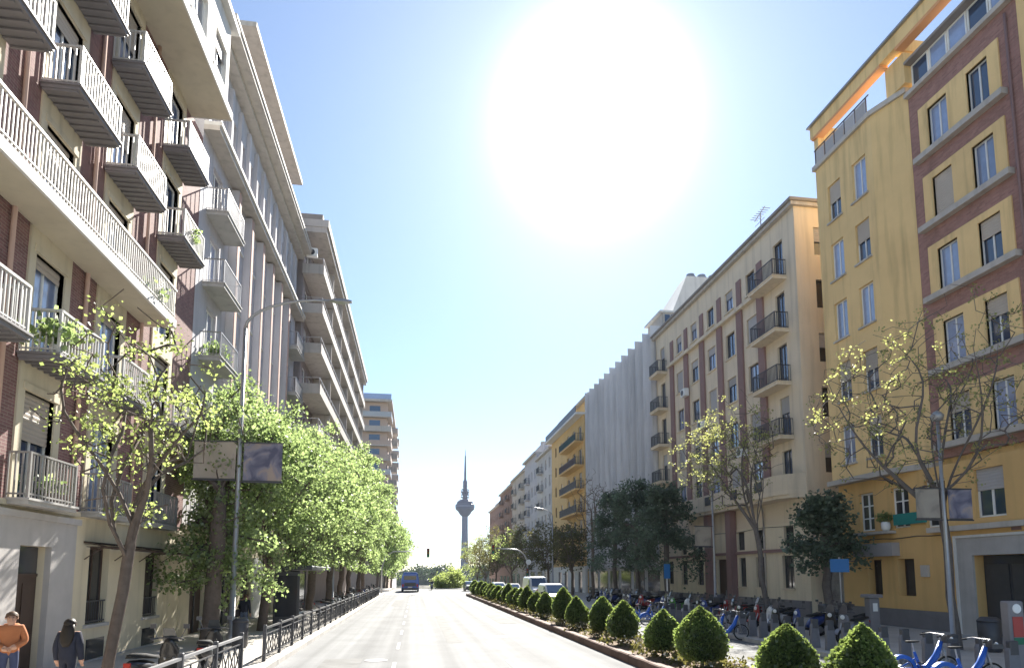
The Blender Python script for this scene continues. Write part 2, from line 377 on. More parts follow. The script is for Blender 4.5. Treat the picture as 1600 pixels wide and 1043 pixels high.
def rail_mesh(w, d, h, sp, bt, top, style='bars'):
    mb = MB(); hw = w/2
    for (p, q) in [((-hw, 0), (-hw, -d)), ((-hw, -d), (hw, -d)), ((hw, -d), (hw, 0))]:
        p = Vector((*p, 0)); q = Vector((*q, 0)); L = (q - p).length
        mb.bar(p + Vector((0,0,h)), q + Vector((0,0,h)), top, top*.8)
        mb.bar(p + Vector((0,0,.09)), q + Vector((0,0,.09)), bt*1.2)
        n = max(1, int(L/sp))
        for k in range(n + 1):
            c = p.lerp(q, k/n)
            if style == 'bars': mb.box(c.x-bt/2, c.y-bt/2, 0, c.x+bt/2, c.y+bt/2, h)
    for sx in (-1, 1): mb.box(sx*hw-bt, -d-bt, 0, sx*hw+bt, -d+bt, h+.02)
    return mb.mesh('railing')
def balcony(root, x, z, w, d, h=1.0, slab='concrete', rail='iron', th=.14, sp=.12, bt=.022, top=.05, y=0, ribs=False, plate=None):
    def mk():
        mb = MB(); mb.box(-w/2-.05, -d-.05, -th, w/2+.05, 0, 0); mb.box(-w/2-.09, -d-.09, -.05, w/2+.09, -.001, -.001)
        if ribs:
            n = int(w/.22)
            for k in range(n + 1): xx = -w/2 + w*k/n; mb.box(xx-.03, -d+.02, -th-.05, xx+.03, -.02, -th-.001)
        return mb.mesh('balcony')
    o = obj('balcony', cached(('bs', round(w,2), d, th, slab, ribs), mk), slab, root, (x, y, z))
    obj('railing', cached(('br', round(w,2), d, h, sp, bt, top, rail), lambda: rail_mesh(w, d, h, sp, bt, top)), rail, o)
    if plate: obj('screen', MB().box(-w/2+.03, -d+.03, .12, w/2-.03, -d+.04, h-.06), plate, o)
    return o
def part(root, name, mat, *boxes):
    mb = MB()
    for b in boxes: mb.box(*b)
    return obj(name, mb, mat, root)
def hole(x, z, w, h): return (x - w/2, z, x + w/2, z + h)
def pick(*a): return random.choice(a)

# ================================================================== LEFT: brick building with balconies
A, t = bld('brick_apartment_building', 'red brick apartment building with cream window strips, iron balconies and white attic, at left', 'L', -8.8, 3.5, 25.8)
LA = 22.3
bays = [6.8, 9.9, 13.0, 16.15, 19.25, 22.95]
lev = [4.15, 7.4, 10.62, 13.85, 17.05, 20.2]
strips = {}
holes = [hole(t(b), z + .04, 1.25, 2.45) for b in bays for z in lev[:5]]
wall(A, 'wall', 'brick_a', 0, LA, 4.0, 20.1, holes)
part(A, 'rear_wall', 'brick_a', (0.02, .25, 0, LA - .02, 13, 20.1))
for b in bays:
    wall(A, 'window_surround', 'cream', t(b) - .88, t(b) + .88, 4.12, 20.05, holes, y=-.045, rev=.2)
    for i, z in enumerate(lev[:5]):
        window(A, t(b), z + .04, 1.25, 2.45, 2, 'white_paint', pick('glass', 'glass_curtain_skytint', 'glass_curtain_skytint'), pick(0, 0, .2, .45, .7) if i != 1 else .12, 'blind', rec=.12)
        part(A, 'blind_box', 'cream', (t(b) - .72, -.075, z + 2.5, t(b) + .72, -.046, z + 2.66))
        if i == 2: continue
        if i == 0: balcony(A, t(b) - .05, z, 1.9, .42, 1.0, 'concrete', 'iron_grey', sp=.13, bt=.03, y=-.046)
        elif i == 1: balcony(A, t(b), z, 1.95, .8, .98, 'stone_dark', 'iron_light', sp=.125, bt=.03, top=.07, y=-.046, ribs=True)
        else: balcony(A, t(b), z, 1.95, .8, .98, 'stone_dark', 'iron_light', sp=.125, bt=.034, top=.06, y=-.046, ribs=True)
# drain pipes down the brick piers
for yb in (14.55, 17.7, 21.1):
    obj('drain_pipe', MB().tube([(t(yb), -.09, 4.2), (t(yb), -.09, 20)], .055, 8), 'b_pink', A, smooth=True)
# the long white balcony
lb = part(A, 'long_balcony', 'slab_under', (0, -.95, 10.42, t(21.3), -.046, 10.6))
part(lb, 'edge_band', 'white', (0, -1.02, 10.40, t(21.3) + .05, -.951, 10.66), (t(21.3) + .001, -.95, 10.40, t(21.3) + .05, -.05, 10.66))
mb = MB(); xe = t(21.3)
for k in range(int(xe/.125)): mb.box(.02 + k*.125, -.99, 10.66, .05 + k*.125, -.965, 11.6)
for k in range(7): mb.box(xe-.03, -.95 + k*.125, 10.62, xe, -.92 + k*.125, 11.6)
mb.box(0, -1.01, 11.6, xe+.02, -.94, 11.66); mb.box(xe-.05, -.94, 11.6, xe+.02, -.05, 11.66)
mb.box(0, -1.0, 10.76, xe, -.955, 10.79)
obj('railing', mb, 'iron_light', lb)
# white attic block on its projecting slab
mb = MB(); mb.box(0, -1.45, 19.98, t(24.4), .25, 20.2)
sl = obj('attic_slab', mb, 'slab_under', A)
part(sl, 'edge_band', 'white', (0, -1.5, 19.95, t(24.4) + .05, -1.451, 20.26), (t(24.4) + .001, -1.45, 19.95, t(24.4) + .05, .2, 20.26))
ah = [hole(t(y), 20.9, 1.3, 1.4) for y in (12, 15, 21.0, 23.2)]
aw = wall(A, 'attic_wall', 'white', 0, t(24.2), 20.261, 23.6, ah, y=-1.35)
for y in (12, 15, 21.0, 23.2): window(A, t(y), 20.9, 1.3, 1.4, 2, 'white_paint', 'glass', pick(0, .4), y=-1.35)
part(A, 'attic_core', 'white', (0, -1.05, 20.261, t(24.2)-.02, 12, 23.6))
part(A, 'attic_rear', 'white', (t(24.2) + .02, .4, 20.11, LA - .02, 12, 22.6))
part(A, 'attic_cornice', 'white', (0, -1.6, 23.601, t(24.5), 12, 23.85), (0, -1.5, 23.851, t(24.4), 12, 24.0))
for yy in (18.4, 20.9, 23.2): part(A, 'attic_panel', 'trim_grey', (t(yy) - .8, -1.375, 20.5, t(yy) + .8, -1.351, 20.75))
# ground floor
gh = [(t(15.6), .15, t(16.85), 3.15), hole(t(19.55), 1.15, 1.15, 2.1), hole(t(23.25), 1.12, 1.15, 2.0), hole(t(11.6), 1.15, 1.2, 2.0), hole(t(8.6), 1.15, 1.2, 2.0)]
wall(A, 'ground_floor_wall', 'cream_gf', 0, LA, -.5, 3.99, gh, y=-.02, rev=.27)
wall(A, 'stone_portal', 'stone', t(13.6), t(17.95), .0, 3.75, [gh[0]], y=-.16, rev=.14)
part(A, 'portal_cornice', 'stone', (t(13.5), -.22, 3.751, t(18.05), -.02, 3.9))
part(A, 'string_course', 'cream', (0, -.1, 3.991, LA, 0, 4.118))
d = part(A, 'door', 'wood_dark', (t(15.6) + .01, .12, .16, t(16.85) - .01, .18, 2.45))
part(d, 'door_panel', 'wood_dark', (t(15.7), .10, .35, t(16.16), .119, 1.1), (t(16.29), .10, .35, t(16.75), .119, 1.1), (t(15.7), .10, 1.25, t(16.16), .119, 2.3), (t(16.29), .10, 1.25, t(16.75), .119, 2.3))
part(d, 'handle', 'galv', (t(16.2), .05, 1.05, t(16.24), .1, 1.3))
part(A, 'fanlight', 'glass_dark', (t(15.6) + .01, .13, 2.52, t(16.85) - .01, .16, 3.14)); part(A, 'transom', 'wood_dark', (t(15.6) + .01, .1, 2.451, t(16.85) - .01, .18, 2.519))
for (y, z, w, h) in [(19.55, 1.15, 1.15, 2.1), (23.25, 1.12, 1.15, 2.0), (11.6, 1.15, 1.2, 2.0), (8.6, 1.15, 1.2, 2.0)]:
    o = window(A, t(y), z, w, h, 2, 'wood_dark', 'glass_dark', 0, sill='stone', rec=.16)
    mb = MB()
    for k in range(9): mb.box(-w/2 + .02 + k*w/9.2, -.15, 0.02, -w/2 + .04 + k*w/9.2, -.13, .62)
    mb.box(-w/2, -.155, .6, w/2, -.125, .64); mb.box(-w/2, -.155, .05, w/2, -.125, .09)
    obj('window_grille', mb, 'iron', o)
for y in (19.6, 23.2): part(A, 'cellar_vent', 'glass_dark', (t(y) - .5, -.04, .2, t(y) + .5, -.021, .75))
part(A, 'plinth', 'stone', (t(17.96), -.07, -.5, LA, -.041, .19)) 
aw_ = MB(); aw_.bar((t(18.6), -.75, 3.2), (t(25.6), -.75, 3.2), .06); aw_.bar((t(18.6), -.05, 3.36), (t(25.6), -.05, 3.36), .05)
for y in (18.65, 20.4, 22.1, 23.9, 25.5): aw_.bar((t(y), -.05, 3.36), (t(y), -.75, 3.2), .035); aw_.bar((t(y), -.05, 2.9), (t(y), -.5, 3.24), .025)
aw_.box(t(18.6), -.74, 3.23, t(25.6), -.1, 3.25)
obj('awning', aw_, 'wood_dark', A)

# ================================================================== LEFT: pale building with pilasters and deep cornice
B, t = bld('pale_pilaster_building', 'pale lilac-white building with pilasters and deep grey cornices, next to the brick one', 'L', -8.8, 25.82, 46.0)
LB = 20.15; lev = [4.6, 7.9, 11.3, 14.4, 17.5]
cols = [(27.9, 1.3, 'b'), (31.3, 1.25, 'w'), (33.7, 1.25, 'w'), (36.1, 1.25, 'w'), (38.5, 1.25, 'w'), (40.9, 1.25, 'w'), (43.9, 1.3, 'b')]
holes = [hole(t(y), z + (.05 if k == 'b' else .75), w, 2.3 if k == 'b' else 1.55) for y, w, k in cols for z in lev]
top_h = [hole(t(26.6 + 1.55*k), 21.6, .95, 2.1) for k in range(12)]
wall(B, 'wall', 'b_wall', 0, LB, 4.2, 25.4, holes + top_h)
part(B, 'rear_wall', 'b_wall', (.02, .25, 0, LB - .02, 13, 25.4))
for y, w, k in cols:
    for z in lev:
        if k == 'b':
            window(B, t(y), z + .05, w, 2.3, 2, 'white_paint', pick('glass', 'glass_dark', 'glass_curtain_skytint'), pick(0, 0, .3))
            balcony(B, t(y), z, 2.5, .8, 1.0, 'concrete', 'galv', th=.2, sp=.12, bt=.02)
        else: window(B, t(y), z + .75, w, 1.55, 2, 'white_paint', pick('glass', 'glass_dark'), pick(0, .3, .6, .6), 'blind_grey', sill='white')
for k in range(12): window(B, t(26.6 + 1.55*k), 21.6, .95, 2.1, 1, 'white_paint', 'glass')
for k in range(13): part(B, 'upper_pilaster', 'b_wall', (max(0.03, t(25.85 + 1.55*k) - .13), -.18, 20.9, t(25.85 + 1.55*k) + .13, -.001, 24.7))
for y in (30.1, 32.5, 34.9, 37.3, 39.7, 42.1):
    part(B, 'pilaster', 'b_wall', (t(y) - .24, -.34, 4.4, t(y) + .24, -.001, 20.4)); part(B, 'pilaster_face', 'b_pink', (t(y) - .17, -.37, 4.6, t(y) + .17, -.341, 20.35))
part(B, 'lower_cornice', 'trim_grey', (0, -.62, 20.5, LB, -.001, 20.72)); part(B, 'lower_cornice_edge', 'white', (0, -.7, 20.72, LB, -.001, 20.88))
part(B, 'cornice', 'trim_grey', (0, -1.0, 25.4, LB, 1, 25.62), (0, -.5, 25.15, LB, -.001, 25.399)); part(B, 'cornice_edge', 'trim_grey', (0, -1.06, 25.621, LB, 1, 25.8))
part(B, 'attic', 'b_wall', (t(30), .5, 25.801, t(42.6), 9, 28.9)); part(B, 'attic_roof', 'trim_grey', (t(30) - .1, -.75, 28.901, t(42.8), 9.5, 29.15))
part(B, 'chimney', 'white', (t(31.2), 1.2, 29.151, t(32.4), 2.2, 31.0))
part(B, 'stair_tower', 'b_wall', (t(43.6), .5, 25.801, t(45.6), 6, 28.0))
gh = [(t(27.0), .15, t(28.7), 4.0), (t(30.6), .15, t(33.2), 3.3), (t(34.4), .15, t(36.2), 3.3), (t(38.9), .15, t(41.5), 3.3), (t(42.4), .15, t(44.6), 3.3)]
wall(B, 'ground_floor_wall', 'cream_gf', 0, LB, -.5, 4.199, gh, y=-.03, rev=.27)
for i, (a, b, c, e) in enumerate(gh):
    q = part(B, 'door' if i in (0, 2) else 'shop_front', 'wood_dark' if i in (0, 2) else 'glass_dark', (a + .01, .1, b, c - .01, .16, e - .01))
    part(q, 'mullion', 'iron', ((a+c)/2 - .04, .05, b, (a+c)/2 + .04, .099, e - .01))
part(B, 'white_shop_panel', 'white_paint', (t(36.5), -.12, .16, t(38.6), -.031, 3.4)); part(B, 'string_course', 'cream', (0, -.14, 4.2, LB, -.001, 4.38))

# ================================================================== LEFT: block with continuous balconies
C, t = bld('banded_balcony_block', 'tall brown block with continuous cream balcony bands, behind the left-hand trees', 'L', -8.4, 46.05, 84.0)
LC = 37.9; zs = [3.6, 6.6, 9.55, 12.5, 15.45, 18.4, 21.35, 24.3]
holes = [hole(t(47.9 + 2.45*k), z + .1, 1.6, 2.2) for k in range(15) for z in zs]
wall(C, 'wall', 'c_wall', 0, LC, -.5, 27.6, holes); part(C, 'rear_wall', 'c_wall', (.02, .25, -.5, LC - .02, 12, 27.6))
for k in range(15):
    for z in zs: window(C, t(47.9 + 2.45*k), z + .1, 1.6, 2.2, 2, 'white_paint', pick('glass', 'glass_dark', 'glass_curtain_skytint'), pick(0, 0, .3, .6), pick('blind', 'blind_grey'))
for z in zs:
    o = part(C, 'balcony_slab', 'c_slab', (-.3, -1.5, z - .22, LC, -.001, z)); part(o, 'parapet', 'c_slab', (-.3, -1.5, z + .001, LC, -1.38, z + .5), (-.3, -1.379, z + .001, -.18, -.001, z + .5))
    mb = MB(); mb.box(-.28, -1.46, z + .93, LC, -1.42, z + .97); mb.box(-.26, -1.42, z + .93, -.22, 0, z + .97)
    for k in range(38): mb.box(-.26 + k, -1.455, z + .5, -.23 + k, -1.425, z + .93)
    obj('handrail', mb, 'galv', o)
    for k in range(6): part(o, 'partition', 'c_slab', (t(52 + 6.1*k), -1.37, z + .501, t(52 + 6.1*k) + .12, -.001, z + 2.7))
part(C, 'roof_band', 'c_slab', (-.35, -1.62, 27.2, LC + .05, 12, 27.6), (-.4, -1.75, 27.601, LC + .1, 12, 28.15)); part(C, 'roof_parapet', 'roof', (-.3, -1.3, 28.151, LC, 11, 28.6))
for z in (24.3,):
    q = part(C, 'air_conditioner', 'white_paint', (.02, -1.0, z + 1.05, .35, -.25, z + 1.65)); q.location.x = -.42
    obj('fan_grille', MB().lathe([(.22, 0), (.22, .03), (.05, .045)], 16, (-.0, -.62, z + 1.35), 'x'), 'iron', q)
mb = MB(); mb.box(t(60), .5, 28.601, t(64), 4, 31)
obj('lift_housing', mb, 'c_wall', C)

# ================================================================== LEFT: far tower block
G, t = bld('balcony_tower_block', 'distant brown tower with stacked corner balconies and glazed roof terrace, left beyond trees', 'L', -6.4, 135, 172)
part(G, 'wall', 'g_wall', (0, 0, -8, 37, 14, 38.6)); zs = [8 + 3.05*k for k in range(10)]
for z in zs:
    for k in range(10): part(G, 'window', 'glass', (1.4 + 3.6*k, -.04, z + .9, 3.0 + 3.6*k, -.001, z + 2.3))
    for y in (1.5, 5.2): part(G, 'end_window', 'glass', (-.04, y, z + .2, -.001, y + 2.2, z + 2.4))
    part(G, 'balcony', 'c_slab', (-1.1, -.9, z - .2, 6, 6.5, z + .02)); part(G, 'balcony_parapet', pick('g_wall', 'c_slab', 'galv'), (-1.1, -.9, z + .021, -1.0, 6.5, z + 1.0), (-.999, -.9, z + .021, 6, -.8, z + 1.0))
    part(G, 'far_balcony', 'c_slab', (14, -1.8, z - .2, 18, -.001, z + 1.0)); part(G, 'far_balcony', 'c_slab', (26, -1.8, z - .2, 30, -.001, z + 1.0))
part(G, 'roof', 'c_slab', (-1.2, -1.0, 38.601, 37.5, 14, 39.1)); part(G, 'penthouse', 'g_wall', (2.5, 2, 39.101, 30, 12, 41.2)); part(G, 'terrace_glass', 'glass_curtain_skytint', (-1.0, -.8, 39.101, -.95, 8, 40.3), (-.949, -.8, 39.101, 20, -.75, 40.3))
for i, (y0, y1, h, c, X) in enumerate([(174, 215, 21, 'far_wall_b', -7.5), (216, 262, 24, 'far_wall_a', -7.5)]):
    o, t = bld('apartment_block', ['beige apartment block just past the distant left-hand tower', 'grey apartment block farthest down the left side'][i], 'L', X, y0, y1)
    part(o, 'wall', c, (0, 0, -12, y1 - y0, 12, h)); part(o, 'roof', 'roof', (-.3, -.4, h + .001, y1 - y0 + .3, 12, h + .5))
    for z in range(6):
        for k in range(int((y1 - y0)/4)): part(o, 'window', 'glass_dark', (1.2 + 4*k, -.03, z*3.1 + 1, 2.6 + 4*k, -.001, z*3.1 + 2.7))
# ================================================================== RIGHT: yellow and brick building
H, t = bld('yellow_brick_building', 'yellow rendered building with brick bays and white windows, nearest on the right', 'R', 22.1, 9.0, 30.3)
LH = 21.3
sz = [8.05, 11.3, 14.55, 17.8, 21.05]            # sill heights of the upper floors
# brick bay Y 18.9..24.2, yellow bow Y 24.2..30.3, more yellow nearer
bw = [(22.75, 1.05), (20.75, 1.0)]
holes = [hole(t(y), z, w, 1.9) for y, w in bw for z in sz] + [hole(t(y), z, 1.1, 1.9) for y in (16.6, 13.6, 10.8) for z in sz]
wall(H, 'brick_wall', 'brick_h', t(24.3), t(18.9), 7.4, 24.2, holes)
wall(H, 'yellow_wall', 'yellow', t(18.899), t(9), 7.4, 24.2, holes, y=-.05)
part(H, 'rear_wall', 'yellow', (1.2, .26, 0, LH, 10, 24.2))
for z in sz:
    wall(H, 'window_surround', 'yellow', t(23.75), t(19.75), z - .05, z + 2.2, holes, y=-.06, rev=.2, caps=True)
    part(H, 'ledge', 'trim_grey', (t(23.95), -.3, z - .3, t(19.55), -.001, z - .051))
    for j, (y, w) in enumerate(bw):
        st = pick(('glass', 0), ('glass_curtain_skytint', 0), ('glass_curtain_skytint', 0), ('glass', .4), ('glass', 1.0))
        window(H, t(y), z, w, 1.9, 2, 'white_paint', st[0], st[1], 'blind', rec=.1)
    for y in (16.6, 13.6, 10.8): window(H, t(y), z, 1.1, 1.9, 2, 'white_paint', 'glass', pick(0, .5), sill='trim_grey', y=-.05)
obj('drain_pipe', MB().tube([(t(19.35), -.08, 7.5), (t(19.35), -.08, 23.9)], .05, 8), 'd_pil', H, smooth=True)
# bow front: street face at X=21.5, chamfered near side
x_a, x_b, x_c = t(30.3), t(26.0), t(24.3)
bh = [hole(t(y), z, 1.0, 2.0) for y in (28.9, 27.0) for z in sz]
wall(H, 'bow_wall', 'yellow', x_a, x_b, 7.3, 24.6, bh, y=-.6, rev=.24)
for z in sz:
    for y in (28.9, 27.0):
        st = pick(('glass_curtain_skytint', 0), ('glass', .5), ('glass', .97), ('glass_curtain_skytint', 0))
        window(H, t(y), z, 1.0, 2.0, 2, 'white_paint', st[0], st[1], 'blind', sill='trim_grey', y=-.6)
mb = MB(); mb.prism([(x_b + .002, -.6), (x_c, -.02), (x_c, .3), (x_a + .02, .3), (x_a + .02, -.35), (x_b + .002, -.35)], 'z', 7.3, 24.6); obj('bow_side', mb, 'yellow', H)
mb = MB(); mb.prism([(x_a - .12, -.85), (x_b, -.85), (x_c + .1, -.2), (x_c + .1, .2), (x_a - .12, .2)], 'z', 7.05, 7.299); obj('bow_ledge', mb, 'trim_grey', H)
mb = MB(); mb.prism([(x_a - .1, -.75), (x_b, -.75), (x_c, -.15), (x_c, .4), (x_a - .1, .4)], 'z', 24.601, 24.85); obj('terrace_ledge', mb, 'trim_grey', H)
# roof terrace over the bow: parapet glass, corner piers, overhanging roof with an orange soffit
part(H, 'corner_pier', 'yellow', (x_a, -.6, 24.851, x_a + .35, -.25, 26.5))
part(H, 'party_pier', 'yellow', (x_c - .9, -.32, 24.851, x_c + .25, .5, 26.36))
mb = MB(); mb.bar((x_a, -.62, 25.75), (x_b, -.62, 25.75), .05)
for k in range(6): mb.bar((x_a + .1 + k*.8, -.62, 24.85), (x_a + .1 + k*.8, -.62, 25.75), .05)
rl = obj('terrace_railing', mb, 'iron', H)
for k in range(5): part(rl, 'railing_pane', 'blind_grey', (x_a + .16 + k*.8, -.64, 24.93, x_a + .84 + k*.8, -.625, 25.65))
part(H, 'pergola_beam', 'yellow', (x_a - .1, -.75, 26.5, LH, -.3, 27.15)); part(H, 'beam_soffit', 'orange', (x_a, -.74, 26.36, x_c - .72, -.3, 26.499), (x_c + .26, -.74, 26.36, LH, -.3, 26.499)); part(H, 'pergola_cross_beam', 'yellow', (x_a - .1, -.299, 26.5, x_a + .25, 5, 27.1), (x_c - .2, -.299, 26.5, x_c + .2, 5, 27.1), (LH - .4, -.299, 26.5, LH, 5, 27.1))
part(H, 'roof_gutter', 'galv', (x_a - .2, -.9, 27.151, LH, -.2, 27.25))
# glazed gallery above the brick bay
part(H, 'gallery_ledge', 'trim_grey', (x_c + .02, -.25, 24.201, t(17.0), .3, 24.4))
n = 9
for k in range(n):
    window(H, x_c + .75 + k*1.0, 24.42, .96, 1.25, 1, 'white_paint', 'glass_curtain_skytint' if k % 3 else 'glass', 0, rec=0, t=.07, y=.02)
part(H, 'gallery_roof', 'roof', (x_c + .26, -.35, 25.68, x_c + 10.2, 1.5, 25.8)); part(H, 'gallery_back', 'yellow', (x_c + .2, 1.55, 24.21, LH, 1.7, 25.67))
# lower floors
x0g = t(30.2)
gh = [hole(t(28.2), 4.6, 1.0, 1.85), hole(t(26.0), 4.6, 1.05, 1.85), hole(t(21.4), 4.7, 1.3, 1.9), hole(t(24.0), 4.5, 1.1, 2.0), hole(t(18.0), 4.7, 1.2, 1.9), hole(t(27.9), 1.55, .95, 1.65), hole(t(25.9), 1.55, 1.0, 1.65), (t(22.3), .15, t(19.9), 3.25), hole(t(16.2), 1.4, 1.2, 1.8), hole(t(13.2), 1.4, 1.2, 1.8)]
wall(H, 'ground_floor_wall', 'orange_gf', x0g, LH, -.5, 7.049, gh, y=-.35, rev=.5)
part(H, 'bow_lower_ledge', 'trim_grey', (t(28.9), -.8, 4.38, t(26.35), -.351, 4.5)); part(H, 'door_ledge', 'trim_grey', (t(24.3), -.62, 4.25, t(16), -.351, 4.46))
for i, (y, z, w, h_) in enumerate([(28.2, 4.6, 1.0, 1.85), (26.0, 4.6, 1.05, 1.85), (21.4, 4.7, 1.3, 1.9), (24.0, 4.5, 1.1, 2.0), (18.0, 4.7, 1.2, 1.9)]):
    window(H, t(y), z, w, h_, 2, 'white_paint', 'glass_dark' if i != 2 else 'glass', .45 if i == 2 else 0, 'blind_grey', rec=-.2, t=.08, bars=(.33, .66) if i < 2 else ())
for y in (27.9, 25.9, 16.2, 13.2):
    window(H, t(y), 1.55 if y > 20 else 1.4, .95 if y == 27.9 else (1.0 if y == 25.9 else 1.2), 1.65 if y > 20 else 1.8, 1, 'wood_dark', 'glass_dark', 0, sill='trim_grey', rec=.05, y=-.02)
wall(H, 'door_surround', 'stone', t(23.0), t(19.2), .1, 3.95, [gh[7]], y=-.45, rev=.1); part(H, 'door_surround_edge', 'white', (t(23.12), -.5, .1, t(23.001), -.351, 4.05), (t(23.0), -.5, 3.951, t(19.2), -.351, 4.05))
d = part(H, 'door', 'glass_dark', (t(22.3) + .01, .05, .16, t(19.9) - .01, .1, 3.24)); part(d, 'door_leaf', 'iron', (t(22.2), .0, .2, t(21.2), .049, 2.9), (t(21.05), .0, .2, t(20.1), .049, 2.9)); part(d, 'handle', 'galv', (t(21.1), -.06, 1.0, t(21.06), -.001, 1.5))
part(H, 'plinth', 'stone_dark', (t(30.2), -.42, -.5, t(23.2), -.351, .95), (t(19.1), -.42, -.5, LH, -.351, .95))
part(H, 'shop_sign_box', 'blind_grey', (t(28.8), -.75, 3.35, t(26.2), -.351, 3.95)); part(H, 'wall_vent', 'd_pil', (t(20.6), -.37, 4.12, t(20.2), -.3505, 4.24))
M('teal', (.03, .22, .20), .6, .15, 5)
obj('wall_cable', MB().tube([(t(30 - .7*k), -.37, 4.18 - .06*math.sin(k*.9)**2) for k in range(10)] + [(t(23.6), -.37, 3.6), (t(23.4), -.37, 1.0)], .02, 5), 'iron', H)
for yy, zz in ((24.75, 2.4), (18.4, 3.1)): part(H, 'meter_box', 'trim_grey', (t(yy) - .2, -.46, zz, t(yy) + .2, -.351, zz + .5))
tb = tag(part(None, 'window_banner', 'teal', (-.02, -.95, 0, .02, .95, .5)), 'teal banner hung below the first-floor window of the yellow building', 'banner'); tb.location = (21.62, 25.35, 4.72)
wp = thing('plant_pot', 'white round pot with leafy plant on the yellow building ledge', 'plant pot', (21.52, 26.7, 4.501))
obj('pot', MB().lathe([(.12, 0), (.19, .12), (.2, .3), (.17, .42), (.14, .42)], 14), 'white_paint', wp, smooth=True)
rg_ = np.random.default_rng(4); POT_LEAF = (wp, rg_)

# ================================================================== RIGHT: gap with gate between yellow and cream buildings
gt = thing('graffiti_gate', 'grey roller gate covered in pale graffiti, between yellow and cream buildings', 'gate', (22.6, 31.3, 0))
M('graffiti', (.30, .30, .31), .6, .55, 2.2)
mb = MB()
for k in range(26): mb.prism([(0, .15 + k*.1), (-.02, .2 + k*.1), (0, .25 + k*.1), (.03, .25 + k*.1), (.03, .15 + k*.1)], 'y', -.95, 1.1)
obj('shutter', mb, 'graffiti', gt); part(gt, 'post', 'stone_dark', (-.1, -1.1, 0, .15, -.951, 3.2)); part(gt, 'post', 'stone_dark', (-.1, 1.101, 0, .15, 1.2, 3.2)); part(gt, 'canopy', 'd_pil', (-.5, -1.1, 3.201, .3, 1.2, 3.35))

# ================================================================== RIGHT: cream building with brown pilasters
D, t = bld('cream_pilaster_building', 'cream apartment building with brown pilasters, small balconies and flat roof', 'R', 21.5, 32.5, 54.5)
LD = 22.0; sz = [7.9, 11.1, 14.3, 17.5]
wc = [37.6, 40.5, 43.4, 46.3, 49.2]
holes = [hole(t(y), z, 1.25, 1.75) for y in wc for z in sz] + [hole(t(y), 20.85, 1.1, 1.45) for y in wc] + [hole(t(y), z - .55, 1.0, 2.4) for y in (34.3, 52.8) for z in sz + [20.75]]
wall(D, 'wall', 'd_wall', 0, LD, 5.5, 23.9, holes); 
dd = 12.0
sh = [(1.05 + 0, z, 1.75 + 0, z + 1.7) for z in (5.0, 8.2, 11.4, 14.6, 17.8, 21.0)]
wall(D, 'side_wall', 'd_wall', .245, dd, -.5, 23.9, [(q[0] + .15, q[1], q[2] + .2, q[3]) for q in sh], loc=(LD, 0, 0), rz=R(90), rev=.2)
for q in sh:
    window(D, 0, 0, .75, 1.7, 1, 'iron', 'glass_dark', pick(0, .5), 'blind_grey', loc=(LD - .12, 1.575, q[1]), rz=R(90))
part(D, 'rear_wall', 'd_wall', (.02, .25, -.5, LD - .21, dd, 23.9))
for y in wc:
    for z in sz: window(D, t(y), z, 1.25, 1.75, 2, 'iron', pick('glass', 'glass_curtain_skytint', 'glass_curtain_skytint'), pick(0, 0, .3, .9), 'blind_grey', sill='d_wall')
    window(D, t(y), 20.85, 1.1, 1.45, 2, 'iron', pick('glass_curtain_skytint', 'glass'), pick(0, .35), 'blind_grey', sill='d_wall')
for y in (34.3, 52.8):
    for i, z in enumerate(sz + [20.75]):
        window(D, t(y), z - .55, 1.0, 2.4, 2, 'iron', pick('glass', 'glass_dark'), pick(0, 0, .4), 'blind_grey')
        if i: balcony(D, t(y + (.6 if y < 40 else 0)), z - .6, 2.7 if y < 40 else 1.9, .85, .98, 'd_wall', 'iron', th=.22, sp=.13, bt=.028, y=-.001)
for y in (36.4, 39.05, 41.95, 44.85, 47.75, 50.65):
    part(D, 'pilaster', 'd_pil', (t(y) - .36, -.13, 6.9, t(y) + .36, -.001, 20.2)); part(D, 'upper_pilaster', 'd_pil', (t(y) - .3, -.08, 20.5, t(y) + .3, -.001, 22.4))
part(D, 'string_course', 'd_wall', (t(51.2), -.3, 20.201, t(36.0), -.001, 20.45)); part(D, 'roof_cornice', 'trim_grey', (-.1, -.28, 23.901, LD + .2, dd, 24.12)); part(D, 'roof_edge', 'roof', (-.2, -.4, 24.121, LD + .3, dd, 24.3))
# the big first-floor balcony with rounded front
mb = MB(); x0, x1 = t(48.4), t(32.6)
poly = [(x0, 0), (x0, -.6), (x0 + .5, -.85), (x1 - 5.0, -.85), (x1 - 4.0, -1.15), (x1 - 1.4, -1.15), (x1 - .5, -.8), (x1, -.001), (x1, 0)]
mb.prism(poly, 'z', 7.0, 7.25); mb.prism([(a + (.12 if i == 1 else 0), b*.9 if b else 0) for i, (a, b) in enumerate(poly)], 'z', 6.8, 6.999)
bb = obj('long_balcony', mb, 'd_wall', D)
mb = MB()
for i in range(1, len(poly) - 2):
    (a, b), (c, e) = poly[i], poly[i + 1]
    mb.add([(a, b, 7.25), (c, e, 7.25), (c, e, 8.15), (a, b, 8.15), (a, b + .12, 7.25), (c, e + .12, 7.25), (c, e + .12, 8.15), (a, b + .12, 8.15)], [(0,1,2,3),(4,7,6,5),(3,2,6,7)])
obj('parapet', mb, 'd_wall', bb)
for y in (35.6, 39.2, 43.0): part(bb, 'parapet_grille', 'iron', (t(y) - .42, -1.19 if y < 37 else -.9, 7.4, t(y) + .42, -1.155 if y < 37 else -.855, 8.0))
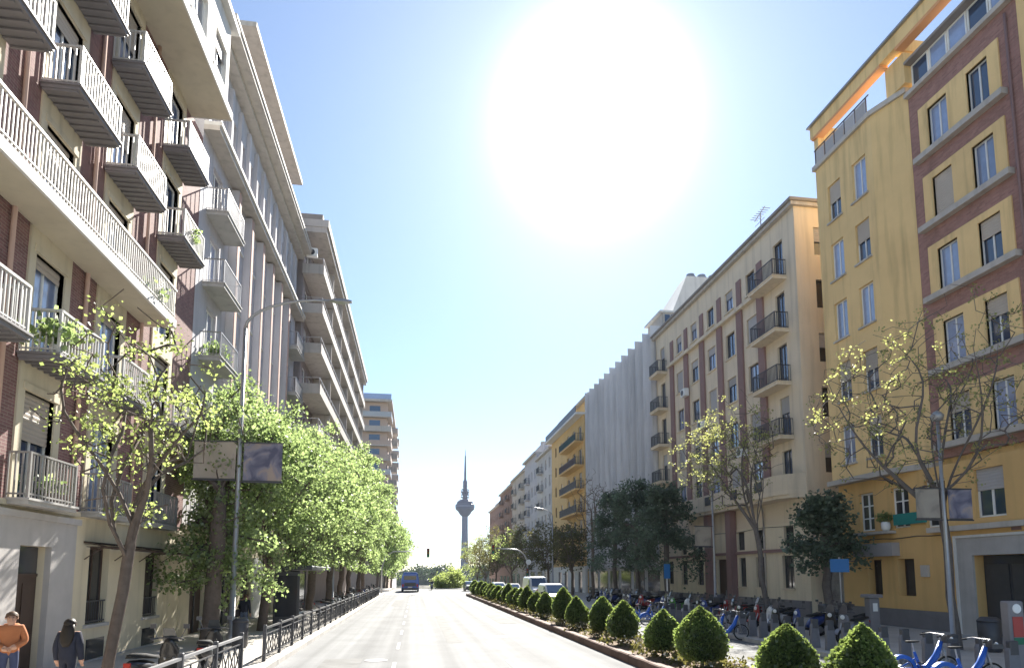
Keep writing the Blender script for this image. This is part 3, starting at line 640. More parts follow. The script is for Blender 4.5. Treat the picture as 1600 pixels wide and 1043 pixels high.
# lower floors
gh = [hole(t(y), 5.4 + .15, 1.0, 1.4) for y in (34.2,)] + [hole(t(y), z, w, h_) for y, z, w, h_ in [(34.6, 1.7, 1.15, 1.9), (37.6, 1.7, 1.15, 1.9), (39.9, 1.7, .9, 1.9), (46.3, 1.7, 1.1, 1.9), (49.2, 1.7, 1.1, 1.9), (52.0, 1.7, 1.1, 1.9)]] + [(t(43.5), .15, t(41.6), 3.6)]
wall(D, 'ground_floor_wall', 'd_gf', 0, LD - .002, -.5, 5.499, gh[1:] + [hole(t(y), 4.1, 1.0, 1.2) for y in (34.4, 37.6, 40.0, 46.3, 49.2)], y=-.06, rev=.3)
for y, z, w, h_ in [(34.6, 1.7, 1.15, 1.9), (37.6, 1.7, 1.15, 1.9), (39.9, 1.7, .9, 1.9), (46.3, 1.7, 1.1, 1.9), (49.2, 1.7, 1.1, 1.9), (52.0, 1.7, 1.1, 1.9)]: window(D, t(y), z, w, h_, 2, 'iron', 'glass_dark', 0, sill='d_wall', rec=.16, y=-.06)
for y in (34.4, 37.6, 40.0, 46.3, 49.2): window(D, t(y), 4.1, 1.0, 1.2, 1, 'iron', 'glass_dark', pick(0, .6), 'blind_grey', rec=.16, y=-.06)
part(D, 'dark_string_course', 'd_pil', (t(53), -.2, 3.82, t(32.7), -.061, 4.0)); part(D, 'plinth', 'stone_dark', (0.01, -.16, -.5, LD, -.061, 1.05))
dr = part(D, 'door', 'wood_dark', (t(43.5) + .01, .1, .16, t(41.6) - .01, .16, 3.55)); part(dr, 'handle', 'galv', (t(42.5), .02, 1.0, t(42.45), .099, 1.4))
for y in (44.2, 40.9): part(D, 'door_column', 'd_pil', (t(y) - .35, -.5, .1, t(y) + .35, -.0605, 6.79))
for yy in (54.2, 36.95): obj('drain_pipe', MB().tube([(t(yy), -.14, 1.1), (t(yy), -.14, 6.6)] if yy < 40 else [(t(yy), -.07, 5.6), (t(yy), -.07, 23.8)], .05, 8), 'trim_grey', D, smooth=True)
for yy, zz in ((38.9, 10.2), (44.7, 13.4), (47.6, 16.7)): 
    q = part(D, 'air_conditioner', 'white_paint', (t(yy) - .4, -.5, zz, t(yy) + .4, -.14, zz + .6)); obj('fan_grille', MB().lathe([(.22, 0), (.22, -.02), (.04, -.03)], 14, (t(yy) - .1, -.501, zz + .3), 'y'), 'iron', q)
obj('wall_cable', MB().tube([(t(33 + 1.05*k), -.075, 5.35 - .05*math.sin(k*1.1)) for k in range(21)], .02, 5), 'iron', D)
an = thing('roof_antenna', 'thin television aerial on the roof of the cream building', 'antenna', (22.4, 37.5, 24.3))
mb = MB(); mb.bar((0, 0, 0), (0, 0, 2.2), .05); mb.bar((-.2, -.9, 2.1), (.1, .9, 2.1), .04)
for k in range(7): mb.bar((-.3, -.75 + k*.25, 2.1), (.25, -.75 + k*.25, 2.1), .03)
mb.bar((0, -.5, 1.6), (0, .7, 1.6), .03); obj('mast', mb, 'galv', an)

# ================================================================== RIGHT: stone building of angled panels
Eb, t = bld('stone_panel_building', 'windowless pale stone building of upright angled panels with stepped top', 'R', 21.5, 54.55, 79.8)
LE = 25.25; n = 12; s = LE/n
part(Eb, 'rear_wall', 'e_wall', (0, .9, -.5, LE, 10, 24.2))
for k in range(n):
    h = 25.6
    mb = MB(); mb.prism([(k*s, .45), ((k+1)*s - .01, -.42), ((k+1)*s - .01, .9), (k*s, .9)], 'z', 3.2, h - .02*k); obj('stone_panel', mb, 'e_wall', Eb)
part(Eb, 'ground_floor_wall', 'stone', (0, .4, -.5, LE, .899, 3.2))
for k in range(6): part(Eb, 'shop_window', 'glass_dark', (1.2 + 4*k, .35, .6, 4.2 + 4*k, .399, 2.9))
# sloping white roof block with plant on top
mb = MB(); q = LE - 1.0
mb.add([(q, 1.0, 24.3), (q - 14, 1.0, 24.3), (q - 14, 9, 24.3), (q, 9, 24.3), (q - .5, 4.0, 31.2), (q - 2.5, 4.0, 31.2), (q - 2.5, 8, 31.2), (q - .5, 8, 31.2)], [(0,1,2,3),(4,7,6,5),(0,4,5,1),(1,5,6,2),(2,6,7,3),(3,7,4,0)])
rf = obj('sloping_roof', mb, 'white', Eb)
part(rf, 'roof_dormer', 'trim_grey', (q - 4, 1.3, 25.2, q - .1, 2.7, 27.2)); part(rf, 'dormer_hood', 'white', (q - 4.2, 1.0, 27.201, q, 3.0, 27.4)); part(rf, 'dormer_window', 'glass', (q - .099, 1.5, 25.7, q - .06, 2.0, 27.0)); part(rf, 'dormer_window', 'glass', (q - .099, 2.1, 25.7, q - .06, 2.6, 27.0))
for k in range(3): obj('roof_fan', MB().lathe([(.5, 0), (.5, .35), (.4, .5), (.4, .6)], 12, (q - 1.4, 4.8 + 1.15*k, 31.2)), 'galv', rf, smooth=False)

# ================================================================== RIGHT: orange building with balconies
F, t = bld('orange_balcony_building', 'narrow orange building with stacked balconies, just past the stone building', 'R', 21.5, 79.85, 100)
LF = 20.15; zs = [4.2 + 3.15*k for k in range(6)]
holes = [hole(t(y), z + .1, 1.5, 2.2) for y in (82, 85.3, 88.6) for z in zs] + [hole(t(y), z + .8, 1.0, 1.5) for y in (93, 97) for z in zs]
wall(F, 'wall', 'f_wall', 0, LF, 3.6, 23.4, holes); part(F, 'rear_wall', 'f_wall', (.02, .25, -.5, LF, 10, 23.4))
for z in zs:
    for y in (82, 85.3, 88.6): window(F, t(y), z + .1, 1.5, 2.2, 2, 'white_paint', pick('glass_dark', 'glass'), pick(0, .3))
    for y in (93, 97): window(F, t(y), z + .8, 1.0, 1.5, 1, 'iron', 'glass_dark', pick(0, .4))
    balcony(F, t(85), z, 9.4, 1.1, 1.0, 'f_wall', 'iron', th=.2, sp=.3, bt=.04, plate=pick('iron', 'd_pil', 'blind_grey', 'teal'))
wall(F, 'ground_floor_wall', 'white', 0, LF, -.5, 3.599, [hole(t(y), .15, 2.0, 2.7) for y in (82.5, 86.5, 90.5, 94.5)], y=-.05, rev=.3)
for y in (82.5, 86.5, 90.5, 94.5): part(F, 'shop_front', 'glass_dark', (t(y) - .99, .1, .16, t(y) + .99, .15, 2.84))
part(F, 'bay_front', 'f_wall', (t(99.5), -.55, 3.61, t(94.8), -.001, 23.4)) if False else None
part(F, 'terrace_band', 'white', (-.2, -1.1, 23.401, LF, 1, 23.65)); part(F, 'penthouse', 'f_wall', (.5, 1.6, 23.651, LF - 2, 9, 26.6)); part(F, 'penthouse_roof', 'trim_grey', (.2, 1.0, 26.601, LF - 1.5, 9.2, 26.85)); part(F, 'terrace_railing', 'iron', (-.1, -1.0, 23.651, LF - .5, -.95, 24.6))

# ================================================================== RIGHT: the row beyond
far = [(100.05, 113, 22.8, 'far_wall_a', 'pale grey building with rows of windows, next after the orange one', 'grey_row_building'),
       (113.05, 126, 24.4, 'b_wall', 'whitish building with railed roof, second past the orange one', 'white_row_building'),
       (126.05, 143, 23.2, 'far_wall_b', 'beige building with mansard attic, third past the orange one', 'beige_row_building'),
       (143.05, 164, 22.6, 'far_wall_c', 'dark brown brick building with flat roof far down the right side', 'brown_row_building'),
       (164.05, 188, 20.5, 'far_wall_c', 'last and darkest brick building at the far right end', 'dark_row_building')]
for i, (y0, y1, h, c, lab, nm) in enumerate(far):
    o, t = bld(nm, lab, 'R', 21.5, y0, y1); L = y1 - y0 - .05
    n = int(L/3.0); zs = [4 + 3.1*k for k in range(6) if 4 + 3.1*k + 2.4 < h]
    holes = [hole((k + .5)*L/n, z + .5, 1.15, 1.8) for k in range(n) for z in zs]
    wall(o, 'wall', c, 0, L, -6, h, holes); part(o, 'rear_wall', c, (.02, .25, -6, L - .02, 10, h))
    for k in range(n):
        for z in zs:
            window(o, (k + .5)*L/n, z + .5, 1.15, 1.8, 2, 'white_paint', pick('glass', 'glass_dark'), pick(0, 0, .4, .7), pick('blind', 'blind_grey'))
            if (k % 3 == 1) and i < 4: balcony(o, (k + .5)*L/n, z + .4, 2.0, .8, 1.0, c, 'iron', th=.2, sp=.25, bt=.04)
    part(o, 'cornice', 'trim_grey', (-.02, -.5, h + .001, L, 1, h + .35)); part(o, 'attic', 'roof' if i in (2,) else c, (1, 1.5, h + .351, L - 1, 9, h + 2.4)); part(o, 'chimney', 'far_wall_b', (L*.3, 2.5, h + 2.401, L*.3 + 1.2, 3.5, h + 4))
    for k in range(n//2): part(o, 'shop_front', 'glass_dark', (.8 + 6*k, -.04, gz(y0) + .2, 4.6 + 6*k, -.001, gz(y0) + 3))
# ------------------------------------------------------------------ vegetation kit
def quads_mesh(name, V, smooth=False):                 # V: (n,4,3)
    n = len(V); me = bpy.data.meshes.new(name)
    me.vertices.add(n*4); me.vertices.foreach_set('co', np.ascontiguousarray(V, dtype=np.float32).ravel())
    me.loops.add(n*4); me.loops.foreach_set('vertex_index', np.arange(n*4, dtype=np.int32))
    me.polygons.add(n); me.polygons.foreach_set('loop_start', np.arange(0, n*4, 4, dtype=np.int32))
    me.polygons.foreach_set('loop_total', np.full(n, 4, dtype=np.int32)) if bpy.app.version < (4, 1, 0) else None
    me.update(calc_edges=True); me.validate(); return me
def leaves(rng, centers, per, spread, size, droop=.3, up=.35, flat=1.0):
    centers = np.asarray(centers, float); N = len(centers)*per
    c = np.repeat(centers, per, 0) + rng.normal(0, 1, (N, 3)) * np.array([spread, spread, spread*.75])
    d = rng.normal(0, 1, (N, 3)); d[:, 2] = d[:, 2]*flat - droop; d /= np.linalg.norm(d, axis=1)[:, None]
    nn = rng.normal(0, 1, (N, 3)); nn[:, 2] += up; s = np.cross(d, nn); s /= np.linalg.norm(s, axis=1)[:, None] + 1e-9
    L = size*rng.uniform(.6, 1.3, (N, 1)); W = L*rng.uniform(.32, .5, (N, 1))
    nrm = np.cross(s, d)
    return np.stack([c, c + d*L*.5 + s*W + nrm*W*.25, c + d*L, c + d*L*.5 - s*W + nrm*W*.25], 1)
def skeleton(rng, trunk_pts, trunk_r, tips, pw=None, twig=.012, sag=.0, tropism=.25, limbs=None):
    pw = pw or max(1.5, math.log(len(tips))/math.log(trunk_r/twig))
    P = [np.array(p, float) for p in trunk_pts]; par = [-1] + list(range(len(P) - 1)); istip = []
    start = max(1, len(P)*2//3) ; fork = P[-1]
    for q in limbs if limbs is not None else []:
        q = np.asarray(q, float); j = len(trunk_pts) - 1 - int(rng.random() < .35); a = P[j]; L = np.linalg.norm(q - a); m = max(3, int(L/.5)); prev = j; w1, w2 = rng.normal(0, .07*L, 3), rng.normal(0, .05*L, 3)
        for k in range(1, m + 1):
            f = k/m; P.append(a*(1 - f) + q*f + np.array([0, 0, .28*L])*f*(1 - f) + w1*math.sin(f*math.pi) + w2*math.sin(2*f*math.pi)); par.append(prev); prev = len(P) - 1
        istip.append(prev)
    order = np.argsort(np.linalg.norm(np.asarray(tips) - fork, axis=1))
    for i in order:
        q = np.asarray(tips[i]); A_ = np.array(P[start:]); dv = q - A_; dist = np.linalg.norm(dv, axis=1)
        pen = np.where(A_[:, 2] > q[2] + .3, .8, 0) + .12*np.linalg.norm(A_ - fork, axis=1)*0
        j = int(np.argmin(dist*(1 + pen))) + start; a = P[j]; L = np.linalg.norm(q - a)
        m = max(1, int(L/.55)); prev = j
        dirp = a - P[par[j]] if par[j] >= 0 else np.array([0, 0, 1.]); dirp = dirp/(np.linalg.norm(dirp) + 1e-9)
        for k in range(1, m + 1):
            f = k/m; base = a*(1 - f) + q*f + dirp*L*tropism*f*(1 - f)*1.4
            if k < m: base = base + rng.normal(0, .05*min(L, 1.5), 3)
            P.append(base); par.append(prev); prev = len(P) - 1
        istip.append(prev)
    n = len(P); r = np.zeros(n); ch = [0]*n
    acc = np.zeros(n)
    for i in range(n - 1, 0, -1):
        if acc[i] == 0: acc[i] = twig**pw
        acc[par[i]] += acc[i]
    r = acc**(1/pw); k = trunk_r/r[0] if r[0] > 0 else 1
    r = np.maximum(r*k, twig*.6); return np.array(P), par, r, istip
def skel_mesh(name, P, par, r, ns=5, rmin=0., trunk_n=0, trunk_r=None):
    mb = MB(); n = len(P)
    kids = [[] for _ in range(n)]
    for i in range(1, n): kids[par[i]].append(i)
    # chains
    done = set(); 
    for i in range(1, n):
        p = par[i]
        big = max(kids[p], key=lambda c: r[c])
        if i == big and p != 0: continue            # continued from its parent chain
        chain = [p, i]; cur = i
        while kids[cur]:
            cur = max(kids[cur], key=lambda c: r[c]); chain.append(cur)
        rad = [min(r[p], r[i]*1.15)] + [r[c] for c in chain[1:]]
        if p == 0 and i == 1: rad[0] = r[0]
        if max(rad) < rmin: continue
        mb.tube([P[c] for c in chain], rad, 8 if max(rad) > .05 else ns, cap=False)
    me = bpy.data.meshes.new(name); me.from_pydata(mb.v, [], mb.f); me.polygons.foreach_set('use_smooth', [True]*len(mb.f)); me.update(); return me
def ell_tips(rng, n, c, rad, shell=.45, flatb=.0):
    d = rng.normal(0, 1, (n, 3)); d /= np.linalg.norm(d, axis=1)[:, None]
    q = rng.uniform(shell**3, 1, (n, 1))**(1/3.); p = d*q*np.array(rad)
    lump = 1 + .18*np.sin(d[:, :1]*5 + 1.3) + .14*np.sin(d[:, 1:2]*7 + d[:, 2:3]*4)
    p *= lump; p[:, 2] = np.maximum(p[:, 2], -rad[2]*(1 - flatb)); return np.asarray(c) + p
def tree(label, cat, base, trunk, r0, ccen, crad, ntips, per, spread, size, lm='leaf_left', bm='bark', seed=1, name='street_tree', group=None, shell=.45, leaf_frac=1., twig=.012, droop=.3, up=.35, sag=0, extra=None, ns=5, tropism=.25, nl=7):
    rng = np.random.default_rng(seed); base = np.array(base, float)
    root = thing(name, label, cat, tuple(base), 0, group)
    tips = ell_tips(rng, ntips, np.array(ccen), crad, shell)
    if extra is not None: tips = np.vstack([tips, extra])
    limbs = []
    for k in range(nl):
        a = 2*math.pi*(k + rng.uniform(-.25, .25))/nl; e = rng.uniform(.0, .75); limbs.append(np.array(ccen) + np.array(crad)*np.array([math.cos(a)*(1 - .5*e), math.sin(a)*(1 - .5*e), e])*rng.uniform(.75, .95))
    P, par, r, ist = skeleton(rng, trunk, r0, tips, twig=twig, tropism=tropism, limbs=limbs)
    # root flare
    r[0] = max(r[0], r0*1.25)
    obj('trunk', skel_mesh('trunk', P, par, r, ns), bm, root)
    cen = P[ist]
    if leaf_frac < 1: cen = cen[rng.random(len(cen)) < leaf_frac]
    obj('crown', quads_mesh('crown', leaves(rng, cen, per, spread, size, droop, up)), lm, root)
    return root
def trunk_pts(base_off, top, n=5, bend=.12, seed=0):
    rg = random.Random(seed); a = Vector(base_off); b = Vector(top); out = []
    for k in range(n + 1):
        f = k/n; p = a.lerp(b, f); w = math.sin(f*math.pi)*bend
        out.append((p.x + w*rg.uniform(-1, 1), p.y + w*rg.uniform(-1, 1), p.z))
    return out
PV = .15
# ---- left row (all bases stand on the pavement)
tree('slim forked tree with sparse fresh leaves in front of the brick building', 'tree', (-6.05, 14.0, PV), trunk_pts((0,0,0), (.32, .1, 3.3), 5, .05), .115, (.2, .2, 5.7), (1.75, 2.1, 2.2), 190, 30, .15, .085, 'leaf_spring', 'bark', 11, shell=.2, leaf_frac=.42, twig=.008)
tree('thick dark trunk tree with bushy low foliage right beside the bannered lamp', 'tree', (-6.75, 22.9, PV), trunk_pts((0,0,0), (.1, .1, 5.2), 5, .06), .27, (.0, 2.3, 6.6), (2.2, 2.3, 2.9), 220, 80, .24, .13, 'leaf_left', 'bark', 12,
     extra=np.random.default_rng(5).normal(0, 1, (60, 3))*np.array([.9, .6, .9]) + np.array([.1, .5, 3.2]), shell=.25)
sp = [(28.6, 8.9, .19, 2.7), (34.5, 9.6, .2, 3.1), (41.5, 10.6, .24, 3.4), (48.5, 11.6, .22, 3.6), (56.0, 12.6, .22, 3.8), (64.0, 14.2, .22, 4.0), (72.5, 14.8, .22, 4.0), (80.5, 15.0, .22, 3.9)]
where = ['first dense bright green tree beyond the bannered lamp', 'second dense green tree, rising behind the bus shelter front', 'dense green tree with dark forked trunk over the bus shelter', 'fourth leafy tree of the left row, past the shelter', 'fifth leafy tree of the left row', 'sixth leafy tree of the left row', 'seventh leafy tree of the left row', 'last leafy tree of the left row before the crossing']
for i, (y, h, r0, cr) in enumerate(sp):
    tree(where[i], 'tree', (-6.35 + .15*math.sin(i*2.3), y, PV), trunk_pts((0,0,0), (.15, .1, 2.9 + .1*i), 5, .07, i), r0, (.55, 0, 2.6 + (h - 2.6)/2 + .3), (cr*.92, cr*1.15, (h - 2.6)/2), 150 if i < 4 else 150, 88 if i < 4 else 78, .26, .135 + .014*i, 'leaf_left', 'bark', 30 + i, shell=.35, group='leafy trees in the left row')
for i, (x, y, h, cr) in enumerate([(-6.0, 104, 13, 4), (-6.0, 114, 13.5, 4.2), (-5.8, 124, 14, 4.3), (-5.8, 136, 15, 4.5), (-5.5, 150, 15.5, 4.6)]):
    tree(['nearest leafy tree beyond the left side street', 'second leafy tree beyond the left side street', 'third leafy tree beyond the left side street', 'fourth leafy tree beyond the left side street', 'farthest leafy tree beyond the left side street'][i], 'tree', (x, y, gz(y)), trunk_pts((0,0,0), (.1, .1, 3.2), 4, .05, i), .22, (.5, 0, 3 + (h - 3)/2), (cr, cr, (h - 3)/2), 110, 70, .45, .32, 'leaf_left', 'bark', 60 + i, shell=.5, ns=4, group='leafy trees beyond the side street')
# ---- right row
tree('wide sparse tree with bare branches and few yellow-green leaves, before the yellow building', 'tree', (17.0, 18.3, PV), trunk_pts((0,0,0), (-.15, .1, 4.9), 6, .08, 4), .125, (-.2, .6, 8.2), (3.0, 4.6, 2.9), 700, 15, .11, .085, 'leaf_bud', 'bark_grey', 21, shell=.3, leaf_frac=.36, twig=.005, tropism=.35)
tree('slender bare-branched tree with scattered buds, in front of the cream building', 'tree', (17.0, 29.3, PV), trunk_pts((0,0,0), (-.35, .25, 4.6), 6, .1, 5), .125, (-.9, 1.8, 8.6), (2.6, 3.3, 2.7), 660, 15, .12, .10, 'leaf_bud', 'bark_grey', 22, shell=.25, leaf_frac=.4, twig=.006, tropism=.35)
tree('leafless grey tree standing before the stone panel building', 'tree', (18.0, 64.0, PV), trunk_pts((0,0,0), (.1, .2, 6.2), 5, .1, 6), .16, (0, 0, 9.5), (2.4, 2.6, 3.2), 420, 2, .1, .1, 'leaf_olive', 'bark_light', 23, shell=.2, leaf_frac=.1, twig=.009)
def pine(label, base, h, rad, seed, n=95, z0=.3):
    rng = np.random.default_rng(seed); tips = []
    for k in range(n):
        f = rng.uniform(0, 1)**.8; z = h*(z0 + (1 - z0)*f); rr = rad*(1 - .75*f**1.4)*rng.uniform(.35, 1.05); a = rng.uniform(0, 2*math.pi); tips.append((rr*math.cos(a), rr*math.sin(a), z + rng.normal(0, .2) - .12*rr))
    root = thing('evergreen_tree', label, 'tree', base, 0, 'dark evergreens on the right pavement')
    tp = [(0.05*math.sin(k*1.7), .05*math.cos(k*2.1), h*.92*k/9) for k in range(10)]
    P, par, r, ist = skeleton(rng, tp, .2, np.array(tips), twig=.014, tropism=.05)
    obj('trunk', skel_mesh('trunk', P, par, r, 4), 'bark_grey', root)
    obj('crown', quads_mesh('crown', leaves(rng, P[ist], 85, .30, .20, .15, .6, .6)), 'leaf_pine', root)
pine('dark evergreen tree nearest the cream building entrance columns', (17.6, 43.5, PV), 8.6, 2.9, 41)
pine('broad dark evergreen in the middle of the evergreen group', (17.6, 49.5, PV), 9.8, 3.4, 42)
pine('dark evergreen at the far end of the evergreen group', (17.8, 56.0, PV), 9.6, 3.2, 43)
pine('small dark bushy evergreen beside the yellow building corner', (19.6, 28.4, PV), 5.9, 1.9, 44, 70, .5)
for i, (x, y, h, cr, lm_) in enumerate([(17.8, 72, 8.5, 2.6, 'leaf_olive'), (17.5, 84, 9.5, 3.0, 'leaf_olive'), (17.0, 97, 10, 3.2, 'leaf_olive'), (16.5, 110, 11, 3.6, 'leaf_spring'), (15.5, 124, 12, 4, 'leaf_olive'), (15, 138, 12.5, 4.2, 'leaf_olive'), (14.5, 152, 12.5, 4.3, 'leaf_spring')]):
    tree(['thin-leaved brownish tree past the leafless one', 'brownish budding tree in front of the orange building', 'brownish tree behind the curved traffic signal arm', 'yellow-green tree at the middle of the far right row', 'olive tree after the yellow-green one in the far right row', 'sixth tree of the far right row', 'last yellowish tree of the far right row'][i], 'tree', (x, y, gz(y) + (PV if y < 108 else 0)), trunk_pts((0,0,0), (0, .1, 3), 4, .08, i), .16, (-.3, 0, 3 + (h - 3)/2), (cr, cr, (h - 3)/2), 120, 26 if i < 4 else 40, .38, .24, lm_, 'bark_light', 80 + i, shell=.25, leaf_frac=.75, twig=.02, ns=4, group='budding trees of the far right row')
obj('plant', quads_mesh('plant', leaves(POT_LEAF[1], [(0, 0, .6), (.1, .1, .7), (-.1, .15, .65)], 40, .13, .16)), 'leaf_spring', POT_LEAF[0])
# ---- topiary shrubs on the median
def shrub(label, y, x, ztop, w, seed):
    rng = np.random.default_rng(seed); z0 = .2; h = ztop - z0
    root = thing('topiary_shrub', label, 'shrub', (x, y, z0), rng.uniform(0, 6), 'clipped shrubs along the median')
    def prof(f):                                       # f: 0 bottom .. 1 top -> radius, a pointed egg
        f = np.clip(f, 0, 1); return w/2*np.where(f < pk, .42 + .58*np.sqrt(np.clip(1 - ((pk - f)/pk)**2, 0, 1)), 1 - ((np.maximum(f, pk) - pk)/(1 - pk))**pp)
    zb = .16*h; nl = 15; pk = rng.uniform(.3, .42); pp = rng.uniform(1.5, 2.1); ax_, ay_ = rng.uniform(.92, 1.08, 2); tl = rng.uniform(-.05, .05, 2)
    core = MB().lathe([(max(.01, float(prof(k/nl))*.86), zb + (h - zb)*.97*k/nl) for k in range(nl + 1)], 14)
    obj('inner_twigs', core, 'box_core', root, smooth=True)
    obj('stem', MB().tube([(0,0,-.05), (.02,.01,zb + .2)], [.035, .028], 6), 'bark', root)
    N = int(5200*min(1.2, 14/max(y, 9))) + 900
    f = rng.uniform(0.01, 1, N*2); keep = rng.random(N*2) < (prof(f)/(w/2) + .1); f = f[keep][:N]; N = len(f)
    a = rng.uniform(0, 2*np.pi, N); rr = prof(f)*np.abs(rng.normal(1.0, .07, N))*(1 + .05*np.sin(3*a + 5*f) + .04*np.sin(7*a))
    c = np.stack([rr*np.cos(a)*ax_ + tl[0]*f, rr*np.sin(a)*ay_ + tl[1]*f, zb + (h - zb)*f], 1)
    d = np.stack([np.cos(a), np.sin(a), .5 + .9*(f - .3)], 1) + rng.normal(0, .55, (N, 3)); d /= np.linalg.norm(d, axis=1)[:, None]
    s = np.cross(d, rng.normal(0, 1, (N, 3))); s /= np.linalg.norm(s, axis=1)[:, None]
    L = .062*rng.uniform(.6, 1.4, (N, 1))*(1 + max(0, y - 14)/26.); W = L*.42
    obj('foliage', quads_mesh('foliage', np.stack([c - d*L*.3, c + d*L*.25 + s*W, c + d*L*.7, c + d*L*.25 - s*W], 1)), 'leaf_box', root)
S = [(1345, 9.19, 6.85, 1.73, .98), (1226, 11.29, 6.85, 1.57, .96), (1097, 14.81, 6.85, 1.72, 1.06), (1035, 17.35, 6.85, 1.52, .92), (973, 20.82, 6.85, 1.64, .96), (940, 23.27, 6.85, 1.68, .88), (902, 26.91, 6.85, 1.56, .92), (880, 29.55, 6.85, 1.88, .95), (853, 33.58, 6.85, 1.55, .88), (838, 36.31, 6.85, 1.5, .88)]
ordn = ['nearest big rounded clipped shrub at the lower right edge', 'second clipped shrub from the near end, pointed, by the bicycle docks', 'large bright-topped clipped shrub, third from the near end', 'small oval clipped shrub, fourth from the near end', 'pointed clipped shrub, fifth from the near end', 'narrow pointed clipped shrub, sixth from the near end', 'low clipped shrub just in front of the tallest one', 'tallest pointed clipped shrub in the middle of the row', 'ninth clipped shrub, just past the tallest', 'tenth clipped shrub of the median row']
for i, (_, y, x, zt, w) in enumerate(S): shrub(ordn[i], y, x, zt, w, 100 + i)
for k in range(14):
    y = 39.2 + 2.75*k
    shrub('%s clipped shrub of the median row, counting from the near end' % ['eleventh', 'twelfth', 'thirteenth', 'fourteenth', 'fifteenth', 'sixteenth', 'seventeenth', 'eighteenth', 'nineteenth', 'twentieth', 'twenty-first', 'twenty-second', 'twenty-third', 'last and farthest'][k], y, 6.87 + random.uniform(-.1, .1), random.uniform(1.45, 1.85), random.uniform(.85, 1.0), 130 + k)
# low plants in the bed
rng = np.random.default_rng(9); cen = []
for k in range(520):
    y = 6 + 70*rng.random()**1.3; cen.append((7.1 + rng.uniform(-.8, .8), y, .24 + rng.uniform(0, .1)))
o = obj('bed_plants', quads_mesh('bed_plants', leaves(rng, cen, 26, .13, .11, -.5, .2)), 'leaf_olive'); tag(o, 'low straggling ground plants between the clipped shrubs', 'plants', kind='stuff')
rng = np.random.default_rng(10); cen = [(7.1 + rng.uniform(-.75, .75), 6 + 45*rng.random(), .32 + rng.uniform(0, .16)) for k in range(260)]
M('petal', (.65, .62, .52), .7, .2, 5)
o = obj('bed_flowers', quads_mesh('bed_flowers', leaves(rng, cen, 6, .08, .05, -.3, .5)), 'petal'); tag(o, 'pale small flowers scattered in the median bed', 'flowers', kind='stuff')
# green island at the crossing
def bush(label, base, rad, seed, lm_='leaf_spring', n=60):
    rng = np.random.default_rng(seed); root = thing('bush', label, 'bush', base)
    tips = ell_tips(rng, n, (0, 0, rad[2]*.75), rad, .4); tips[:, 2] = np.maximum(tips[:, 2], .1)
    P, par, r, ist = skeleton(rng, [(0,0,-.2),(0,0,.1),(0,0,.3)], .06, tips, twig=.012)
    obj('stems', skel_mesh('stems', P, par, r, 4), 'bark', root); obj('foliage', quads_mesh('foliage', leaves(rng, P[ist], 80, .35, .24, .1, .4)), lm_, root)
isl = strip('traffic_island', 3.2, 9.0, 112, 150, .12, 'kerb', .2)
bush('rounded bright bush at the left end of the traffic island', (5.0, 115.5, gz(115)), (1.8, 2.2, 1.5), 71)
bush('larger bright bush on the traffic island beyond the median', (7.0, 118, gz(118)), (2.3, 2.8, 2.1), 72)
# far wooded ridge
rng = np.random.default_rng(77); cen = []
for k in range(900):
    x = rng.uniform(-230, 330); y = rng.uniform(560, 760); cen.append((x, y, -10 + abs(rng.normal(0, 1))*3 + 9 + 4*math.sin(x*.031) + 2.5*math.sin(x*.093 + 1)))
o = obj('distant_woodland', quads_mesh('distant_woodland', leaves(rng, cen, 70, 3.0, 2.0, .1, .4)), 'leaf_far'); tag(o, 'far blue-green belt of trees where the street ends', 'woodland', kind='stuff')
hb = MB(); rr = []
for k in range(41):
    x = -400 + 22*k; rr.append((x, 800, 3 + 3.5*math.sin(x*.013 + 1) + 2*math.sin(x*.041)))
hb.add([(x, y, -12) for x, y, z in rr] + rr + [(x, 1100, z + 2) for x, y, z in rr], [(i, i+1, 42+i, 41+i) for i in range(40)] + [(41+i, 42+i, 83+i, 82+i) for i in range(40)])
tag(obj('hill', hb, 'leaf_far'), kind='structure')
# ------------------------------------------------------------------ communications tower
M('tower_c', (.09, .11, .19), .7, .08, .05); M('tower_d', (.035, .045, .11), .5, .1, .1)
T = thing('communications_tower', 'tall communications tower with round pod and needle mast at the end of the street', 'tower', (86.5, 1150, -11))
obj('shaft', MB().lathe([(8.6, 0), (7.4, 30), (6.4, 60), (5.6, 95), (5.4, 122), (6.5, 128)], 24), 'tower_c', T, smooth=True)
pod = obj('pod', MB().lathe([(5.5, 117), (9.5, 121), (12.5, 126), (16.8, 130), (17.4, 133), (17.4, 138.5), (15.6, 139.5), (14.0, 144), (9.5, 147.5), (5.0, 148.5)], 32), 'tower_d', T)
obj('pod_window_band', MB().lathe([(17.45, 133.6), (17.5, 134), (17.5, 136.2), (17.45, 136.6)], 32), 'tower_c', pod)
for z, r in ((151, 8.2), (156, 7.4), (161, 8.0), (166, 6.6), (171, 5.0)): obj('antenna_platform', MB().lathe([(r, 0), (r, .9), (r - .4, 1.2)], 20, (0, 0, z)), 'tower_d', T)
obj('upper_core', MB().lathe([(4.6, 148), (4.2, 160), (3.6, 172), (3.9, 173), (3.9, 181), (2.4, 184)], 16), 'tower_d', T)
for k in range(12):
    a = k*math.pi/6; z = (152, 157.2, 162.2)[k % 3]; obj('dish', MB().lathe([(.3, 0), (1.7, .9), (1.9, 1.2), (1.5, 1.0)], 10, (0, 0, 0), 'x'), 'tower_c', T, (5.6*math.cos(a), 5.6*math.sin(a), z + 2), (0, 0, a))
obj('mast', MB().lathe([(2.2, 184), (1.9, 200), (1.5, 215), (1.1, 228)], 10), 'tower_d', T); obj('needle', MB().lathe([(.7, 228), (.4, 238), (.15, 240)], 8), 'tower_c', T)

